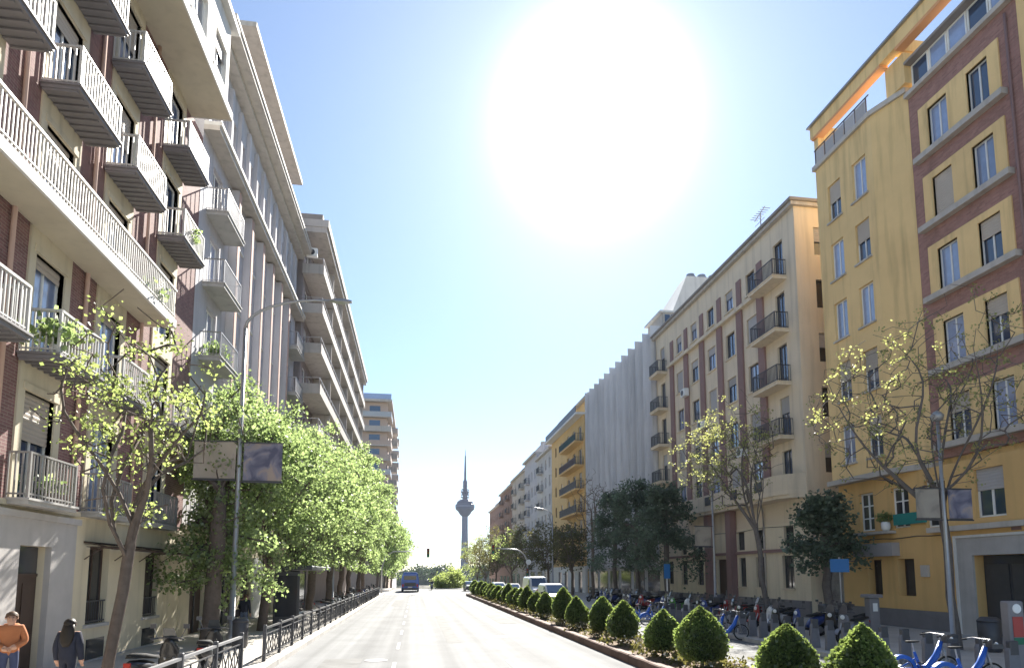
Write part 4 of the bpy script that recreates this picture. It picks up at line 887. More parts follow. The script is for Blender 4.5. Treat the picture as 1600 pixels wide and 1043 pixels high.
# ------------------------------------------------------------------ fences along the left kerb
def fence(name, label, x, y0, y1, step=2.0):
    n = max(1, round((y1 - y0)/step)); s = (y1 - y0)/n; root = thing(name, label, 'fence', (x, y0, PV), 0, 'black pedestrian fences along the kerb')
    pm = cached('fpost', lambda: MB().rbox(-.045, -.045, 0, .045, .045, .98, .012).mesh('post')); 
    for k in range(n + 1): obj('post', pm, 'iron', root, (0, s*k, 0))
    def lat():
        mb = MB(); mb.bar((0, .05, .14), (0, s - .05, .14), .03); mb.bar((0, .05, .72), (0, s - .05, .72), .025)
        q = 4
        for i in range(q):
            a, b = .05 + (s - .1)*i/q, .05 + (s - .1)*(i + 1)/q
            mb.bar((.008, a, .15), (.008, b, .71), .022); mb.bar((-.008, a, .71), (-.008, b, .15), .022); mb.bar((0, b, .14), (0, b, .72), .02)
        return mb.mesh('lattice_panel')
    lm_ = cached(('lat', round(s, 3)), lat)
    for k in range(n): obj('lattice_panel', lm_, 'iron', root, (0, s*k, 0)); obj('top_rail', MB().box(-.035, .046, .86, .035, s - .046, .91), 'galv' if y0 < 14 else 'iron', root, (0, s*k, 0))
fence('pedestrian_fence', 'near black fence with pale top rail at the lower left', -4.05, 6.2, 16.2)
fence('pedestrian_fence', 'long black lattice fence running along the left kerb past the shelter', -4.05, 18.6, 74.6)

# ------------------------------------------------------------------ lamps, banners
def lamp(label, x, y, h, arm, side, name='street_lamp', r=.1):
    root = thing(name, label, 'street lamp', (x, y, PV))
    obj('pole', MB().tube([(0,0,0), (0,0,.35), (0,0,.36), (0,0,h*.5), (0,0,h)], [r*1.5, r*1.5, r, r*.8, r*.62], 12), 'galv', root, smooth=True)
    if arm:
        pts = [(side*arm*(1 - math.cos(k/8*math.pi/2))*1.0, 0, h + arm*.42*math.sin(k/8*math.pi/2)) for k in range(9)]
        a = obj('arm', MB().tube(pts, [r*.6 - .002*k for k in range(9)], 8), 'galv', root, smooth=True); e = pts[-1]
        hd = MB(); hd.loft([[(e[0] + side*q, w*cy, e[2] + hh*cz) for cy, cz in ((-1, -.4), (-.7, .6), (.7, .6), (1, -.4), (.6, -.6), (-.6, -.6))] for q, w, hh in ((-.05, .05, .05), (.15, .13, .1), (.5, .16, .11), (.75, .08, .05))]); obj('lamp_head', hd, 'galv', root, smooth=False)
    else:
        hd = MB(); hd.lathe([(.06, h), (.16, h + .05), (.2, h + .2), (.1, h + .32), (.02, h + .36)], 12); obj('lamp_head', hd, 'galv', root, smooth=True)
    return root
lamp('tall grey lamp post with curved arm at left carrying two banners', -6.1, 23.03, 11.0, 2.9, 1)
lamp('grey lamp post farther along the left pavement, by the bus shelter', -6.3, 51, 8.2, 0, 1, r=.13)
lamp('thin grey lamp post with banners before the yellow building', 16.6, 18.0, 7.25, 0, 1, r=.075)
lamp('thin grey lamp post in front of the cream building', 16.4, 33.6, 7.0, 0, 1, r=.075)
lamp('slim lamp post with curved arm, far right pavement near the orange building', 15.5, 72, 9.0, 2.4, -1)
def banner_mat(name, c1, c2, c3, sc):
    m = bpy.data.materials.new(name); m.use_nodes = True; t_ = m.node_tree; N = t_.nodes; b = N['Principled BSDF']; b.inputs['Roughness'].default_value = .7
    tcn = N.new('ShaderNodeTexCoord'); nz = N.new('ShaderNodeTexNoise'); nz.inputs['Scale'].default_value = sc; nz.inputs['Detail'].default_value = 3; nz.inputs['Distortion'].default_value = .8; t_.links.new(tcn.outputs['Object'], nz.inputs['Vector'])
    cr = N.new('ShaderNodeValToRGB'); cr.color_ramp.elements[0].position = .38; cr.color_ramp.elements[0].color = (*c1, 1); cr.color_ramp.elements[1].position = .62; cr.color_ramp.elements[1].color = (*c3, 1); e = cr.color_ramp.elements.new(.5); e.color = (*c2, 1)
    t_.links.new(nz.outputs[0], cr.inputs[0]); t_.links.new(cr.outputs[0], b.inputs['Base Color']); MAT[name] = m
banner_mat('banner_beige', (.40, .34, .28), (.42, .36, .30), (.33, .28, .25), 1.2); banner_mat('banner_picture', (.10, .10, .16), (.22, .21, .27), (.38, .30, .26), 1.7); banner_mat('banner_pale', (.34, .30, .25), (.31, .27, .23), (.20, .18, .16), 1.5)
def lampbanner(label, x0, x1, y, z0, z1, mat, post):
    root = thing('lamp_banner', label, 'banner', (x0, y, z0), 0, 'banners on the lamp posts'); w = x1 - x0; h = z1 - z0
    mb = MB(); n = 8
    for k in range(n):
        a, b = w*k/n, w*(k + 1)/n; f = lambda q: .03*math.sin(q/w*math.pi*1.5)
        mb.add([(a, f(a) - .006, .08), (b, f(b) - .006, .08), (b, f(b) - .006, h - .05), (a, f(a) - .006, h - .05), (a, f(a) + .006, .08), (b, f(b) + .006, .08), (b, f(b) + .006, h - .05), (a, f(a) + .006, h - .05)], [(0,1,2,3),(4,7,6,5),(0,4,5,1),(3,2,6,7)])
    obj('cloth', mb, mat, root); s = w if post == 'r' else 0
    for z in (0, h - .05): obj('bracket', MB().bar((-.04 if post == 'r' else -.1, 0, z + .02), (w + (.1 if post == 'r' else .04), 0, z + .02), .045), 'iron', root)
    obj('header', MB().box(.0, -.02, .0, w, .02, .075), 'iron', root)
lampbanner('plain beige banner on the left side of the tall left lamp', -7.57, -6.2, 23.0, 5.7, 7.1, 'banner_beige', 'r')
lampbanner('dark picture banner on the right side of the tall left lamp', -5.95, -4.66, 23.0, 5.65, 7.08, 'banner_picture', 'l')
lampbanner('pale printed banner left of the thin lamp by the yellow building', 15.62, 16.42, 18.0, 4.2, 5.25, 'banner_pale', 'r')
lampbanner('dark picture banner right of the thin lamp by the yellow building', 16.78, 17.6, 18.0, 4.2, 5.25, 'banner_picture', 'l')
lampbanner('pale banner on the thin lamp before the cream building', 15.3, 16.25, 33.6, 4.0, 5.2, 'banner_pale', 'r')

# ------------------------------------------------------------------ signals and signs
M('red_lens', (.35, .02, .015), .3, .1, 5); M('green_lens', (.02, .25, .12), .3, .1, 5); M('amber_lens', (.4, .2, .02), .3, .1, 5)
def signal_head(root, loc, face=-1, s=1.25):
    b = obj('signal_head', MB().rbox(-.15*s, -.1*s, 0, .15*s, .1*s, .95*s, .04), 'iron', root, loc)
    for k, c in enumerate(('green_lens', 'amber_lens', 'red_lens')):
        obj('lens', MB().lathe([(.1*s, 0), (.09*s, -.02), (.02, -.03)], 14, (0, -.1*s, (.17 + .3*k)*s), 'y'), c, b)
        obj('visor', MB().add([(.11*s*math.cos(a), yy, (.17 + .3*k)*s + .11*s*math.sin(a)) for yy in (-.1*s, -.26*s) for a in [math.pi*q/8 for q in range(9)]], [(i, i+1, i+10, i+9) for i in range(8)]), 'iron', b)
ts = thing('traffic_signal', 'traffic signal on long curved grey arm over the right carriageway', 'traffic light', (14.0, 80, PV))
obj('pole', MB().tube([(0,0,0), (0,0,3.6)] + [(-1.9*(1 - math.cos(k/6*math.pi/2)), 0, 3.6 + 1.9*math.sin(k/6*math.pi/2)) for k in range(1, 7)] + [(-4.2, 0, 5.62)], [.11]*2 + [.09]*6 + [.06], 10), 'galv', ts, smooth=True)
signal_head(ts, (-4.4, 0, 4.9)); signal_head(ts, (-.1, -.25, 2.2), s=1.0)
obj('round_sign', MB().lathe([(.34, 0), (.34, -.02)], 20, (0.1, -.14, 3.9), 'y'), 'white_paint', ts)
ts = thing('traffic_signal', 'traffic signal hanging on a thin arm at the end of the left trees', 'traffic light', (-4.3, 84.5, PV))
obj('pole', MB().tube([(0,0,0), (0,0,3.2), (.4,0,4.6), (1.4,0,5.3), (5.7,0,5.35)], [.11, .09, .08, .07, .05], 8), 'galv', ts, smooth=True); signal_head(ts, (5.9, 0, 4.55))
M('sign_blue', (.03, .16, .42), .4, .05, 2)
bs = thing('blue_sign', 'square blue sign on thin post beside the graffiti gate', 'sign', (18.2, 25.5, PV)); obj('post', MB().tube([(0,0,0), (0,0,3.1)], .035, 8), 'galv', bs); obj('plate', MB().box(-.38, -.05, 2.45, .38, -.036, 3.02), 'sign_blue', bs, rot=(0, 0, R(-20)))
bs = thing('blue_sign', 'narrow blue sign on post near the dark evergreens', 'sign', (15.6, 38.5, PV)); obj('post', MB().tube([(0,0,0), (0,0,3.0)], .04, 8), 'white_paint', bs); obj('plate', MB().box(-.2, -.06, 2.1, .2, -.041, 3.0), 'sign_blue', bs)

# ------------------------------------------------------------------ bus shelter, bins
sh = thing('bus_shelter', 'dark bus shelter with glass sides and flat roof under the left trees', 'bus shelter', (-5.9, 30.2, PV))
obj('roof', MB().rbox(-.3, -.3, 2.55, 1.3, 6.3, 2.75, .05), 'iron', sh)
for yy in (.05, 2.05, 4.05, 5.95): obj('post', MB().box(-.05, yy - .04, 0, .05, yy + .04, 2.549), 'iron', sh)
for k in range(3): obj('glass_panel', MB().box(-.01, .12 + 2*k, .25, .01, 1.95 + 2*k, 2.4), 'glass_dark', sh)
ad_ = obj('advert_panel', MB().rbox(-.3, -.12, .0, .8, .0, 2.5, .03), 'iron', sh, (0, -.25, 0)); obj('poster', MB().box(-.2, -.135, .5, .7, -.121, 2.3), 'glass_dark', ad_)
obj('bench', MB().box(.15, .8, .42, .5, 4.8, .48).box(.28, 1.0, 0, .36, 1.1, .419).box(.28, 4.5, 0, .36, 4.6, .419), 'galv', sh)
def bin_(label, x, y, h=.95, r=.24):
    root = thing('litter_bin', label, 'litter bin', (x, y, PV)); obj('drum', MB().lathe([(r*.85, 0), (r, .05), (r*1.04, h*.85), (r*.98, h*.86)], 16), 'iron', root, smooth=True); obj('lid', MB().lathe([(r*1.08, h*.86), (r*1.08, h*.9), (r*.7, h)], 16), 'iron', root, smooth=True)
bin_('dark litter bin beside the tall bannered lamp', -5.6, 22.2); bin_('dark litter bin beside the thin lamp by the yellow building', 17.5, 17.6, 1.05, .3)
pm_ = thing('parking_meter', 'dark parking meter pillar with white label near the yellow building', 'parking meter', (16.8, 21.8, PV)); obj('pillar', MB().rbox(-.2, -.16, 0, .2, .16, 1.5, .03), 'stone_dark', pm_); obj('hood', MB().rbox(-.3, -.24, 1.501, .3, .24, 1.62, .03), 'stone_dark', pm_); obj('label_plate', MB().box(-.09, -.175, 1.0, .09, -.161, 1.3), 'white_paint', pm_)

# ------------------------------------------------------------------ bicycle docks and bicycles
M('bike_blue', (.02, .10, .42), .35, .06, 3, coat=.5); M('rubber', (.02, .02, .02), .8, .2, 10); M('dock', (.17, .17, .19), .5, .12, 4); M('red_label', (.42, .07, .06), .5, .1, 4); M('green_label', (.03, .16, .09), .5, .1, 4)
ORD = 'first second third fourth fifth sixth seventh eighth ninth tenth eleventh twelfth thirteenth fourteenth fifteenth sixteenth seventeenth eighteenth nineteenth twentieth twenty-first twenty-second twenty-third twenty-fourth twenty-fifth twenty-sixth twenty-seventh'.split()
dm = MB().prism([(-.16, 0), (.16, 0), (.13, .7), (.06, .86), (-.06, .86), (-.13, .7)], 'y', -.05, .05).mesh('dock_post')
dc = MB().rbox(-.1, -.065, .62, .12, .065, .92, .02).mesh('lock_head')
for k in range(27):
    y = 12.4 + .78*k
    if y > 25 and k % 1 == 0 and y > 33: break
    root = thing('bicycle_dock', 'grey upright bicycle dock post, %s from the near end of the right kerb row' % ORD[k], 'bicycle dock', (12.85, y, PV), random.uniform(-.03, .03), 'row of bicycle dock posts')
    obj('post', dm, 'dock', root); obj('lock_head', dc, 'iron', root)
def make_bike():
    r = thing('shared_bicycle', 'x', 'bicycle', (0,0,0)); W = .31                       # rear wheel at x=-.55, front at x=.55, heading +x
    for x in (-.56, .54):
        w = obj('wheel', MB().torus((0,0,0), W - .03, .025, 'y', 24, 8), 'rubber', r, (x, 0, W + .01)); mb = MB(); mb.torus((0,0,0), W - .06, .012, 'y', 24, 6); mb.lathe([(.035, -.05), (.035, .05)], 8, (0,0,0), 'y')
        for k in range(10): a = k*math.pi/5; mb.bar((.03*math.cos(a), 0, .03*math.sin(a)), ((W - .06)*math.cos(a), 0, (W - .06)*math.sin(a)), .005)
        obj('rim', mb, 'galv', w)
    mb = MB(); n = 12
    for k in range(n):
        a, b = R(10 + 165*k/n), R(10 + 165*(k + 1)/n); q = W + .035
        mb.add([(-.56 + q*math.cos(a), -.05, W + q*math.sin(a)), (-.56 + q*math.cos(b), -.05, W + q*math.sin(b)), (-.56 + q*math.cos(b), .05, W + q*math.sin(b)), (-.56 + q*math.cos(a), .05, W + q*math.sin(a))], [(0,1,2,3)])
        for s_ in (-.05, .05): mb.add([(-.56 + q*math.cos(a), s_, W + q*math.sin(a)), (-.56 + q*math.cos(b), s_, W + q*math.sin(b)), (-.56 + (q-.09)*math.cos(b), s_, W + (q-.09)*math.sin(b)), (-.56 + (q-.09)*math.cos(a), s_, W + (q-.09)*math.sin(a))], [(0,1,2,3)])
    obj('rear_mudguard', mb, 'bike_blue', r)
    mb = MB(); mb.tube([(.42, 0, .95), (.28, 0, .62), (.05, 0, .36), (-.12, 0, .34)], [.05, .075, .08, .06], 10); mb.tube([(-.12, 0, .34), (-.24, 0, .72)], [.04, .03], 8); mb.tube([(-.12, .0, .34), (-.56, .06, .33)], .025, 6); mb.tube([(-.12, .0, .34), (-.56, -.06, .33)], .025, 6); mb.tube([(-.2, 0, .58), (-.56, .05, .35)], .018, 6); obj('frame', mb, 'bike_blue', r, smooth=True)
    mb = MB()
    for s_ in (-.06, .06): mb.tube([(.42, s_*.6, .85), (.46, s_, .66), (.54, s_, .33)], .02, 6)
    obj('fork', mb, 'galv', r, smooth=True)
    mb = MB(); mb.tube([(-.24, 0, .72), (-.28, 0, .92)], .016, 8); obj('seat_post', mb, 'galv', r)
    mb = MB(); mb.loft([[(x, w*cy, .95 + h*cz) for cy, cz in ((-1, 0), (-.6, .5), (.6, .5), (1, 0), (.5, -.7), (-.5, -.7))] for x, w, h in ((-.42, .05, .03), (-.38, .09, .04), (-.28, .075, .04), (-.14, .025, .03), (-.1, .01, .015))]); obj('saddle', mb, 'rubber', r, smooth=True)
    mb = MB(); mb.tube([(.42, 0, .93), (.38, 0, 1.1)], .022, 8); mb.tube([(.22, -.3, 1.1), (.34, -.24, 1.13), (.38, -.08, 1.12), (.38, .08, 1.12), (.34, .24, 1.13), (.22, .3, 1.1)], .014, 6); obj('handlebar', mb, 'galv', r, smooth=True)
    mb = MB()
    for s_ in (-.28, .28): obj('grip', MB().tube([(.24, s_, 1.1), (.13, s_*1.05, 1.08)], .02, 8), 'rubber', r)
    obj('front_rack', MB().box(.46, -.14, .92, .72, .14, .94).box(.46, -.14, .94, .48, .14, 1.1).box(.47, -.14, .94, .72, -.125, 1.02).box(.47, .125, .94, .72, .14, 1.02), 'iron', r)
    mb = MB(); mb.lathe([(.09, -.015), (.09, .015)], 14, (-.12, .06, .34), 'y'); mb.bar((-.12, .1, .34), (-.02, .1, .2), .02); mb.bar((-.12, -.1, .34), (-.22, -.1, .48), .02); mb.box(-.05, .1, .18, .03, .2, .21); mb.box(-.25, -.2, .47, -.17, -.1, .5); obj('crank', mb, 'iron', r)
    mb = MB(); mb.lathe([(.04, 0), (.05, .03), (.02, .05)], 10, (.66, 0, 1.0), 'x'); obj('headlight', mb, 'white_paint', r)
    return r
bk = make_bike(); first = True
for y, lab in [(13.6, 'blue shared bicycle docked second from the totem'), (12.4, 'blue shared bicycle docked nearest the totem'), (24.3, 'blue shared bicycle docked in the middle of the dock row'), (23.2, 'blue shared bicycle beside the mid-row one, nearer the viewer'), (30.5, 'blue shared bicycle docked toward the far end of the row'), (32.3, 'farthest blue shared bicycle in the dock row')]:
    o = bk if first else copy_tree(bk); first = False
    o.location = (11.75, y, 0); o.rotation_euler = (0, 0, random.uniform(-.12, .08)); tag(o, lab, 'bicycle', 'blue bicycles at the docks')
tt = thing('docking_totem', 'dark docking station totem with red and green label at right edge', 'totem', (13.5, 12.95, PV)); obj('column', MB().rbox(-.2, -.12, 0, .2, .12, 1.75, .03), 'stone_dark', tt)
obj('label_plate', MB().box(-.13, -.135, .95, .13, -.121, 1.4), 'red_label', tt); obj('green_strip', MB().box(-.13, -.135, .78, .13, -.121, .93), 'green_label', tt); obj('round_badge', MB().lathe([(.11, 0), (.1, -.02), (.02, -.02)], 16, (0, -.121, 1.58), 'y'), 'white_paint', tt)

# ------------------------------------------------------------------ motor scooters
for n_, c in dict(black=(.02, .02, .022), white=(.62, .62, .62), red=(.30, .03, .03), grey=(.18, .18, .2), blue=(.03, .06, .22), green=(.06, .22, .04)).items(): M('sc_' + n_, c, .35, .05, 3, coat=.6)
M('windscreen', (.04, .045, .05), .15, .05, 1, spec=.8)
def make_scooter(c):
    r = thing('motor_scooter', 'x', 'scooter', (0,0,0)); W = .24
    for x in (-.6, .62):
        w = obj('wheel', MB().torus((0,0,0), W - .06, .06, 'y', 18, 8), 'rubber', r, (x, 0, W)); obj('rim', MB().lathe([(.1, -.04), (.16, -.03), (.16, .03), (.1, .04)], 12, (0,0,0), 'y'), 'galv', w)
    def ell(x, z, w, h): return [(x, w*math.cos(a), z + h*math.sin(a)) for a in [2*math.pi*k/10 for k in range(10)]]
    obj('rear_body', MB().loft([ell(-.92, .72, .05, .06), ell(-.8, .66, .15, .14), ell(-.5, .58, .19, .2), ell(-.2, .5, .18, .2), ell(-.05, .36, .15, .14)]), c, r, smooth=True)
    obj('floor_board', MB().rbox(-.1, -.17, .26, .42, .17, .34, .03), 'rubber', r)
    obj('front_shield', MB().loft([ell(.36, .34, .2, .1), ell(.44, .6, .23, .12), ell(.42, .88, .19, .12), ell(.36, 1.02, .08, .06)]), c, r, smooth=True)
    mb = MB(); q = W + .05
    for k in range(8):
        a, b = R(20 + 140*k/8), R(20 + 140*(k + 1)/8); mb.add([(.62 + q*math.cos(a), -.08, W + q*math.sin(a)), (.62 + q*math.cos(b), -.08, W + q*math.sin(b)), (.62 + q*math.cos(b), .08, W + q*math.sin(b)), (.62 + q*math.cos(a), .08, W + q*math.sin(a))], [(0,1,2,3)])
    obj('front_mudguard', mb, c, r); mb = MB()
    for s_ in (-.09, .09): mb.tube([(.42, s_, .7), (.62, s_, W)], .025, 6)
    obj('fork', mb, 'galv', r)
    obj('seat', MB().loft([[(x, w*cy, z + h*cz) for cy, cz in ((-1, -.6), (-.8, .6), (.8, .6), (1, -.6))] for x, w, z, h in ((-.85, .1, .86, .05), (-.6, .16, .86, .07), (-.3, .15, .8, .06), (-.05, .09, .78, .05))]), 'rubber', r, smooth=True)
    mb = MB(); mb.tube([(.3, -.34, 1.06), (.4, -.2, 1.08), (.4, .2, 1.08), (.3, .34, 1.06)], .018, 6); obj('handlebar', mb, 'iron', r)
    mb = MB(); mb.add([(.46, -.16, 1.0), (.46, .16, 1.0), (.34, .11, 1.28), (.34, -.11, 1.28), (.47, -.16, 1.0), (.47, .16, 1.0), (.35, .11, 1.28), (.35, -.11, 1.28)], [(0,1,2,3),(4,7,6,5),(0,4,5,1),(1,5,6,2),(2,6,7,3),(3,7,4,0)]); obj('windscreen', mb, 'windscreen', r) if c in ('sc_black', 'sc_grey') else None
    if c == 'sc_blue': obj('top_box', MB().rbox(-1.08, -.2, .92, -.7, .2, 1.22, .05), 'iron', r)
    obj('headlight', MB().lathe([(.08, 0), (.07, .03), (.02, .04)], 12, (.47, 0, .9), 'x'), 'white_paint', r); obj('tail_light', MB().box(-.96, -.06, .68, -.92, .06, .76), 'red_lens', r)
    for s_ in (-1, 1):
        m_ = obj('mirror', MB().tube([(.38, s_*.24, 1.08), (.4, s_*.34, 1.3)], .008, 5), 'iron', r); obj('mirror_glass', MB().box(.38, s_*.34 - .06, 1.27, .4, s_*.34 + .06, 1.36), 'iron', m_)
    obj('stand', MB().bar((-.2, .1, .3), (-.3, .22, .01), .025).bar((-.2, -.1, .3), (-.3, -.22, .01), .025), 'iron', r)
    return r
protos = {}
def scooter(c, x, y, rz, label, z=PV, group=None):
    if c not in protos: o = protos[c] = make_scooter('sc_' + c)
    else: o = copy_tree(protos[c])
    o.location = (x, y, z); o.rotation_euler = (0, 0, rz); tag(o, label, 'scooter', group)
scooter('black', -4.95, 13.6, R(80), 'black scooter parked behind the near fence at lower left', group='scooters on the left pavement')
scooter('black', -4.7, 16.0, R(95), 'black scooter by the end post of the near fence', group='scooters on the left pavement')
for i, (c, y) in enumerate([('grey', 38), ('black', 40.5), ('white', 46.5), ('black', 48.0), ('grey', 55), ('blue', 58), ('white', 60.5), ('black', 64), ('red', 67), ('grey', 71)]):
    scooter(c, -4.75, y, R(25 + 20*math.sin(i*3)), '%s scooter, %s from the near end of the line behind the long left fence' % (c, ORD[i]), group='scooters behind the long left fence')
for i, (c, y) in enumerate([('grey', 20.4), ('black', 21.6), ('blue', 22.9), ('black', 24.2), ('white', 25.3), ('red', 26.3), ('black', 27.2), ('blue', 31), ('black', 32.2), ('white', 33.5), ('green', 34.8), ('black', 36), ('blue', 37.3), ('red', 40.5), ('blue', 41.8), ('black', 43.2), ('grey', 44.6), ('black', 46.2), ('blue', 48)]):
    scooter(c, 14.9 + .25*math.sin(i*1.7), y, R(200 + 14*math.sin(i*2.1)), '%s scooter, %s from the near end of the row behind the bicycle docks' % (c, ORD[i]), group='scooters on the right pavement')
ORD2 = ORD + ['twenty-eighth']
for i, (c, y) in enumerate([('black', 22.2), ('blue', 23.6), ('black', 26.8), ('grey', 28.6), ('black', 30.2), ('red', 31.8), ('black', 33.1), ('blue', 34.4), ('black', 35.9), ('grey', 38.4), ('black', 39.6), ('blue', 42.5), ('black', 45.5), ('grey', 47.2), ('black', 50.5), ('blue', 52.5), ('black', 55)]):
    scooter(c, 16.3 + .2*math.sin(i*2.7) - (.6 if y > 49 else 0), y, R(185 + 18*math.sin(i*1.3)), '%s scooter, %s from the near end of the second row, nearer the facades' % (c, ORD[i]), group='scooters on the right pavement')
# ------------------------------------------------------------------ things on the balconies
def potplant(label, loc, seed, n=9, size=.13, sp=.2, h=.32):
    rng = np.random.default_rng(seed); r = thing('balcony_plant', label, 'plant', loc, 0, 'plants on the balconies')
    M_ = 'white_paint' if seed % 2 else 'kerb_brown'
    obj('pot', MB().lathe([(.1, 0), (.14, .22), (.15, .24), (.12, .24)], 12), M_, r, smooth=True)
    obj('foliage', quads_mesh('foliage', leaves(rng, rng.normal(0, 1, (n, 3))*np.array([.14, .2, .12]) + np.array([0, 0, h + .1]), 22, sp*.55, size)), 'leaf_left', r)
potplant('big leafy pot plant on the near corner of the second-floor balcony', (-8.15, 15.45, 7.41), 1, 16, .16, .3, .45)
potplant('trailing plant on the first-floor balcony beside the stone portal', (-8.95 + .35, 16.6, 4.16), 2, 8)
potplant('plant on the long white balcony near its far end', (-8.2, 20.0, 10.63), 3, 10)
potplant('leafy plant on the fourth-floor balcony nearest the pale building', (-8.2, 23.2, 13.86), 4, 12)
potplant('plant on the lowest visible balcony of the pale building', (-8.3, 27.4, 11.31), 5, 16, .15, .3, .4)
ac = thing('wall_air_conditioner', 'white air conditioner on the long white balcony', 'air conditioner', (-8.55, 19.0, 10.61)); obj('case', MB().rbox(-.16, -.42, .3, .16, .42, .95, .03), 'white_paint', ac); obj('fan_grille', MB().lathe([(.22, 0), (.22, .02), (.04, .03)], 16, (.161, -.1, .62), 'x'), 'iron', ac); obj('stand', MB().box(-.12, -.35, 0, .12, -.3, .3).box(-.12, .3, 0, .12, .35, .3), 'iron', ac)
# ------------------------------------------------------------------ vehicles
M('paint_white', (.72, .72, .72), .3, .03, 1, coat=.7); M('paint_dark', (.04, .045, .06), .3, .03, 1, coat=.7); M('paint_silver', (.42, .43, .45), .3, .03, 1, coat=.7, metal=.3); M('paint_blue', (.04, .11, .40), .35, .04, 1, coat=.5); M('paint_roof', (.25, .32, .48), .4, .05, 1)
def vehicle(name, label, cat, loc, rz, L, W, prof, glass, paint, wheel_r, ax, group=None, roofm=None):
    """prof: list of (x, z_bottom, z_top, half-width scale) along the length; glass: (x0,x1,z0,z1) side windows"""
    r = thing(name, label, cat, loc, rz, group)
    rings = []
    for x, zb, zt, s in prof:
        w = W/2*s; b = min(.12, (zt - zb)*.2)
        sh = zb + (zt - zb)*.58
        rings.append([(x, -w, zb + b), (x, -w, sh), (x, -w*.86, zt - b), (x, -w*.74, zt), (x, w*.74, zt), (x, w*.86, zt - b), (x, w, sh), (x, w, zb + b), (x, w*.9, zb), (x, -w*.9, zb)])
    body = obj('body', MB().loft(rings), paint, r)
    for m_ in body.data.polygons: m_.use_smooth = False
    bevel(body, .04, 2)
    for s in (-1, 1):
        for x in ax:
            w = obj('wheel', MB().torus((0,0,0), wheel_r*.72, wheel_r*.28, 'y', 18, 8), 'rubber', r, (x, s*(W/2 - .1), wheel_r)); obj('rim', MB().lathe([(.03, -.1), (wheel_r*.6, -.06), (wheel_r*.6, .06), (.03, .1)], 14, (0,0,0), 'y'), 'galv', w)
    return r
def glass_quad(r, name, pts, off, mat='glass'):
    mb = MB(); pts = [Vector(p) for p in pts]; n = (pts[1] - pts[0]).cross(pts[3] - pts[0]).normalized()*off
    mb.add([p + n for p in pts] + [p - n*.2 for p in pts], [(0,1,2,3),(4,7,6,5),(0,4,5,1),(1,5,6,2),(2,6,7,3),(3,7,4,0)]); return obj(name, mb, mat, r)
def car(label, loc, rz, paint, group):
    L, W = 4.2, 1.75
    r = vehicle('car', label, 'car', loc, rz, L, W, [(-2.1, .35, .75, .86), (-2.0, .25, .95, .94), (-1.75, .2, 1.05, 1), (-1.2, .2, 1.44, 1), (-.2, .2, 1.48, 1), (.35, .2, 1.42, 1), (1.05, .2, 1.0, 1), (1.8, .22, .85, .97), (2.05, .3, .7, .88)], None, paint, .31, (-1.3, 1.3), group)
    for s in (-1, 1):
        y = s*.83; glass_quad(r, 'side_window', [(-1.35, y, .98), (.75, y, .98), (.2, s*.775, 1.33), (-1.1, s*.775, 1.36)] if s > 0 else [(.75, y, .98), (-1.35, y, .98), (-1.1, s*.775, 1.36), (.2, s*.775, 1.33)], .03)
        obj('headlight', MB().rbox(1.85, s*.6 - .16, .6, 2.03, s*.6 + .16, .76, .03), 'white_paint', r); obj('tail_light', MB().rbox(-2.1, s*.62 - .12, .72, -1.98, s*.62 + .12, .92, .03), 'red_lens', r); obj('mirror', MB().rbox(.55, s*.93 - .07, .95, .68, s*.93 + .07, 1.08, .02), paint, r)
    glass_quad(r, 'windscreen', [(1.03, -.62, 1.03), (1.03, .62, 1.03), (.4, .56, 1.41), (.4, -.56, 1.41)], .03); glass_quad(r, 'rear_window', [(-1.72, .6, 1.08), (-1.72, -.6, 1.08), (-1.25, -.54, 1.42), (-1.25, .54, 1.42)], .03); obj('number_plate', MB().box(2.06, -.25, .42, 2.08, .25, .53), 'white_paint', r); obj('grille', MB().box(2.0, -.4, .55, 2.07, .4, .66), 'iron', r)
    return r
def van(label, loc, rz, h, group, L=4.9, W=1.9):
    r = vehicle('van', label, 'van', loc, rz, L, W, [(-L/2, .35, h - .15, .95), (-L/2 + .1, .25, h, .98), (L/2 - 2.1, .25, h, 1), (L/2 - 1.55, .25, h - .06, 1), (L/2 - .75, .25, h*.6, 1), (L/2 - .15, .25, h*.5, .97), (L/2, .35, h*.42, .9)], None, 'paint_white', .33, (-L/2 + .9, L/2 - .9), group)
    glass_quad(r, 'windscreen', [(L/2 - .75, -.7, h*.62), (L/2 - .75, .7, h*.62), (L/2 - 1.5, .62, h - .14), (L/2 - 1.5, -.62, h - .14)], .035); glass_quad(r, 'rear_window', [(-L/2 - .0, .6, h*.55), (-L/2 - .0, -.6, h*.55), (-L/2 + .05, -.55, h*.85), (-L/2 + .05, .55, h*.85)], .03)
    for s in (-1, 1):
        q = [(L/2 - 1.75, s*W*.49, h*.58), (L/2 - .95, s*W*.49, h*.58), (L/2 - 1.4, s*W*.45, h*.86), (L/2 - 1.75, s*W*.45, h*.86)]; glass_quad(r, 'side_window', q if s > 0 else [q[1], q[0], q[3], q[2]], .03)
        obj('headlight', MB().rbox(L/2 - .2, s*.66 - .15, .62, L/2 - .02, s*.66 + .15, .82, .03), 'galv', r); obj('tail_light', MB().box(-L/2 - .03, s*.82 - .06, .7, -L/2 + .03, s*.82 + .06, 1.3), 'red_lens', r); obj('mirror', MB().rbox(L/2 - 1.1, s*1.05 - .1, h*.55, L/2 - .95, s*1.05 + .1, h*.68, .02), 'iron', r)
    obj('grille', MB().box(L/2 - .04, -.5, .5, L/2 + .015, .5, .78), 'iron', r); obj('bumper', MB().rbox(L/2 - .2, -.85, .28, L/2 + .05, .85, .46, .04), 'iron', r); return r
van('tall white van farther back in the right carriageway', (11.3, 60, 0), R(-90), 2.3, 'white vans'); van('lower white van in front of the tall one', (10.75, 50, 0), R(-90), 1.78, 'white vans', 4.2, 1.75)
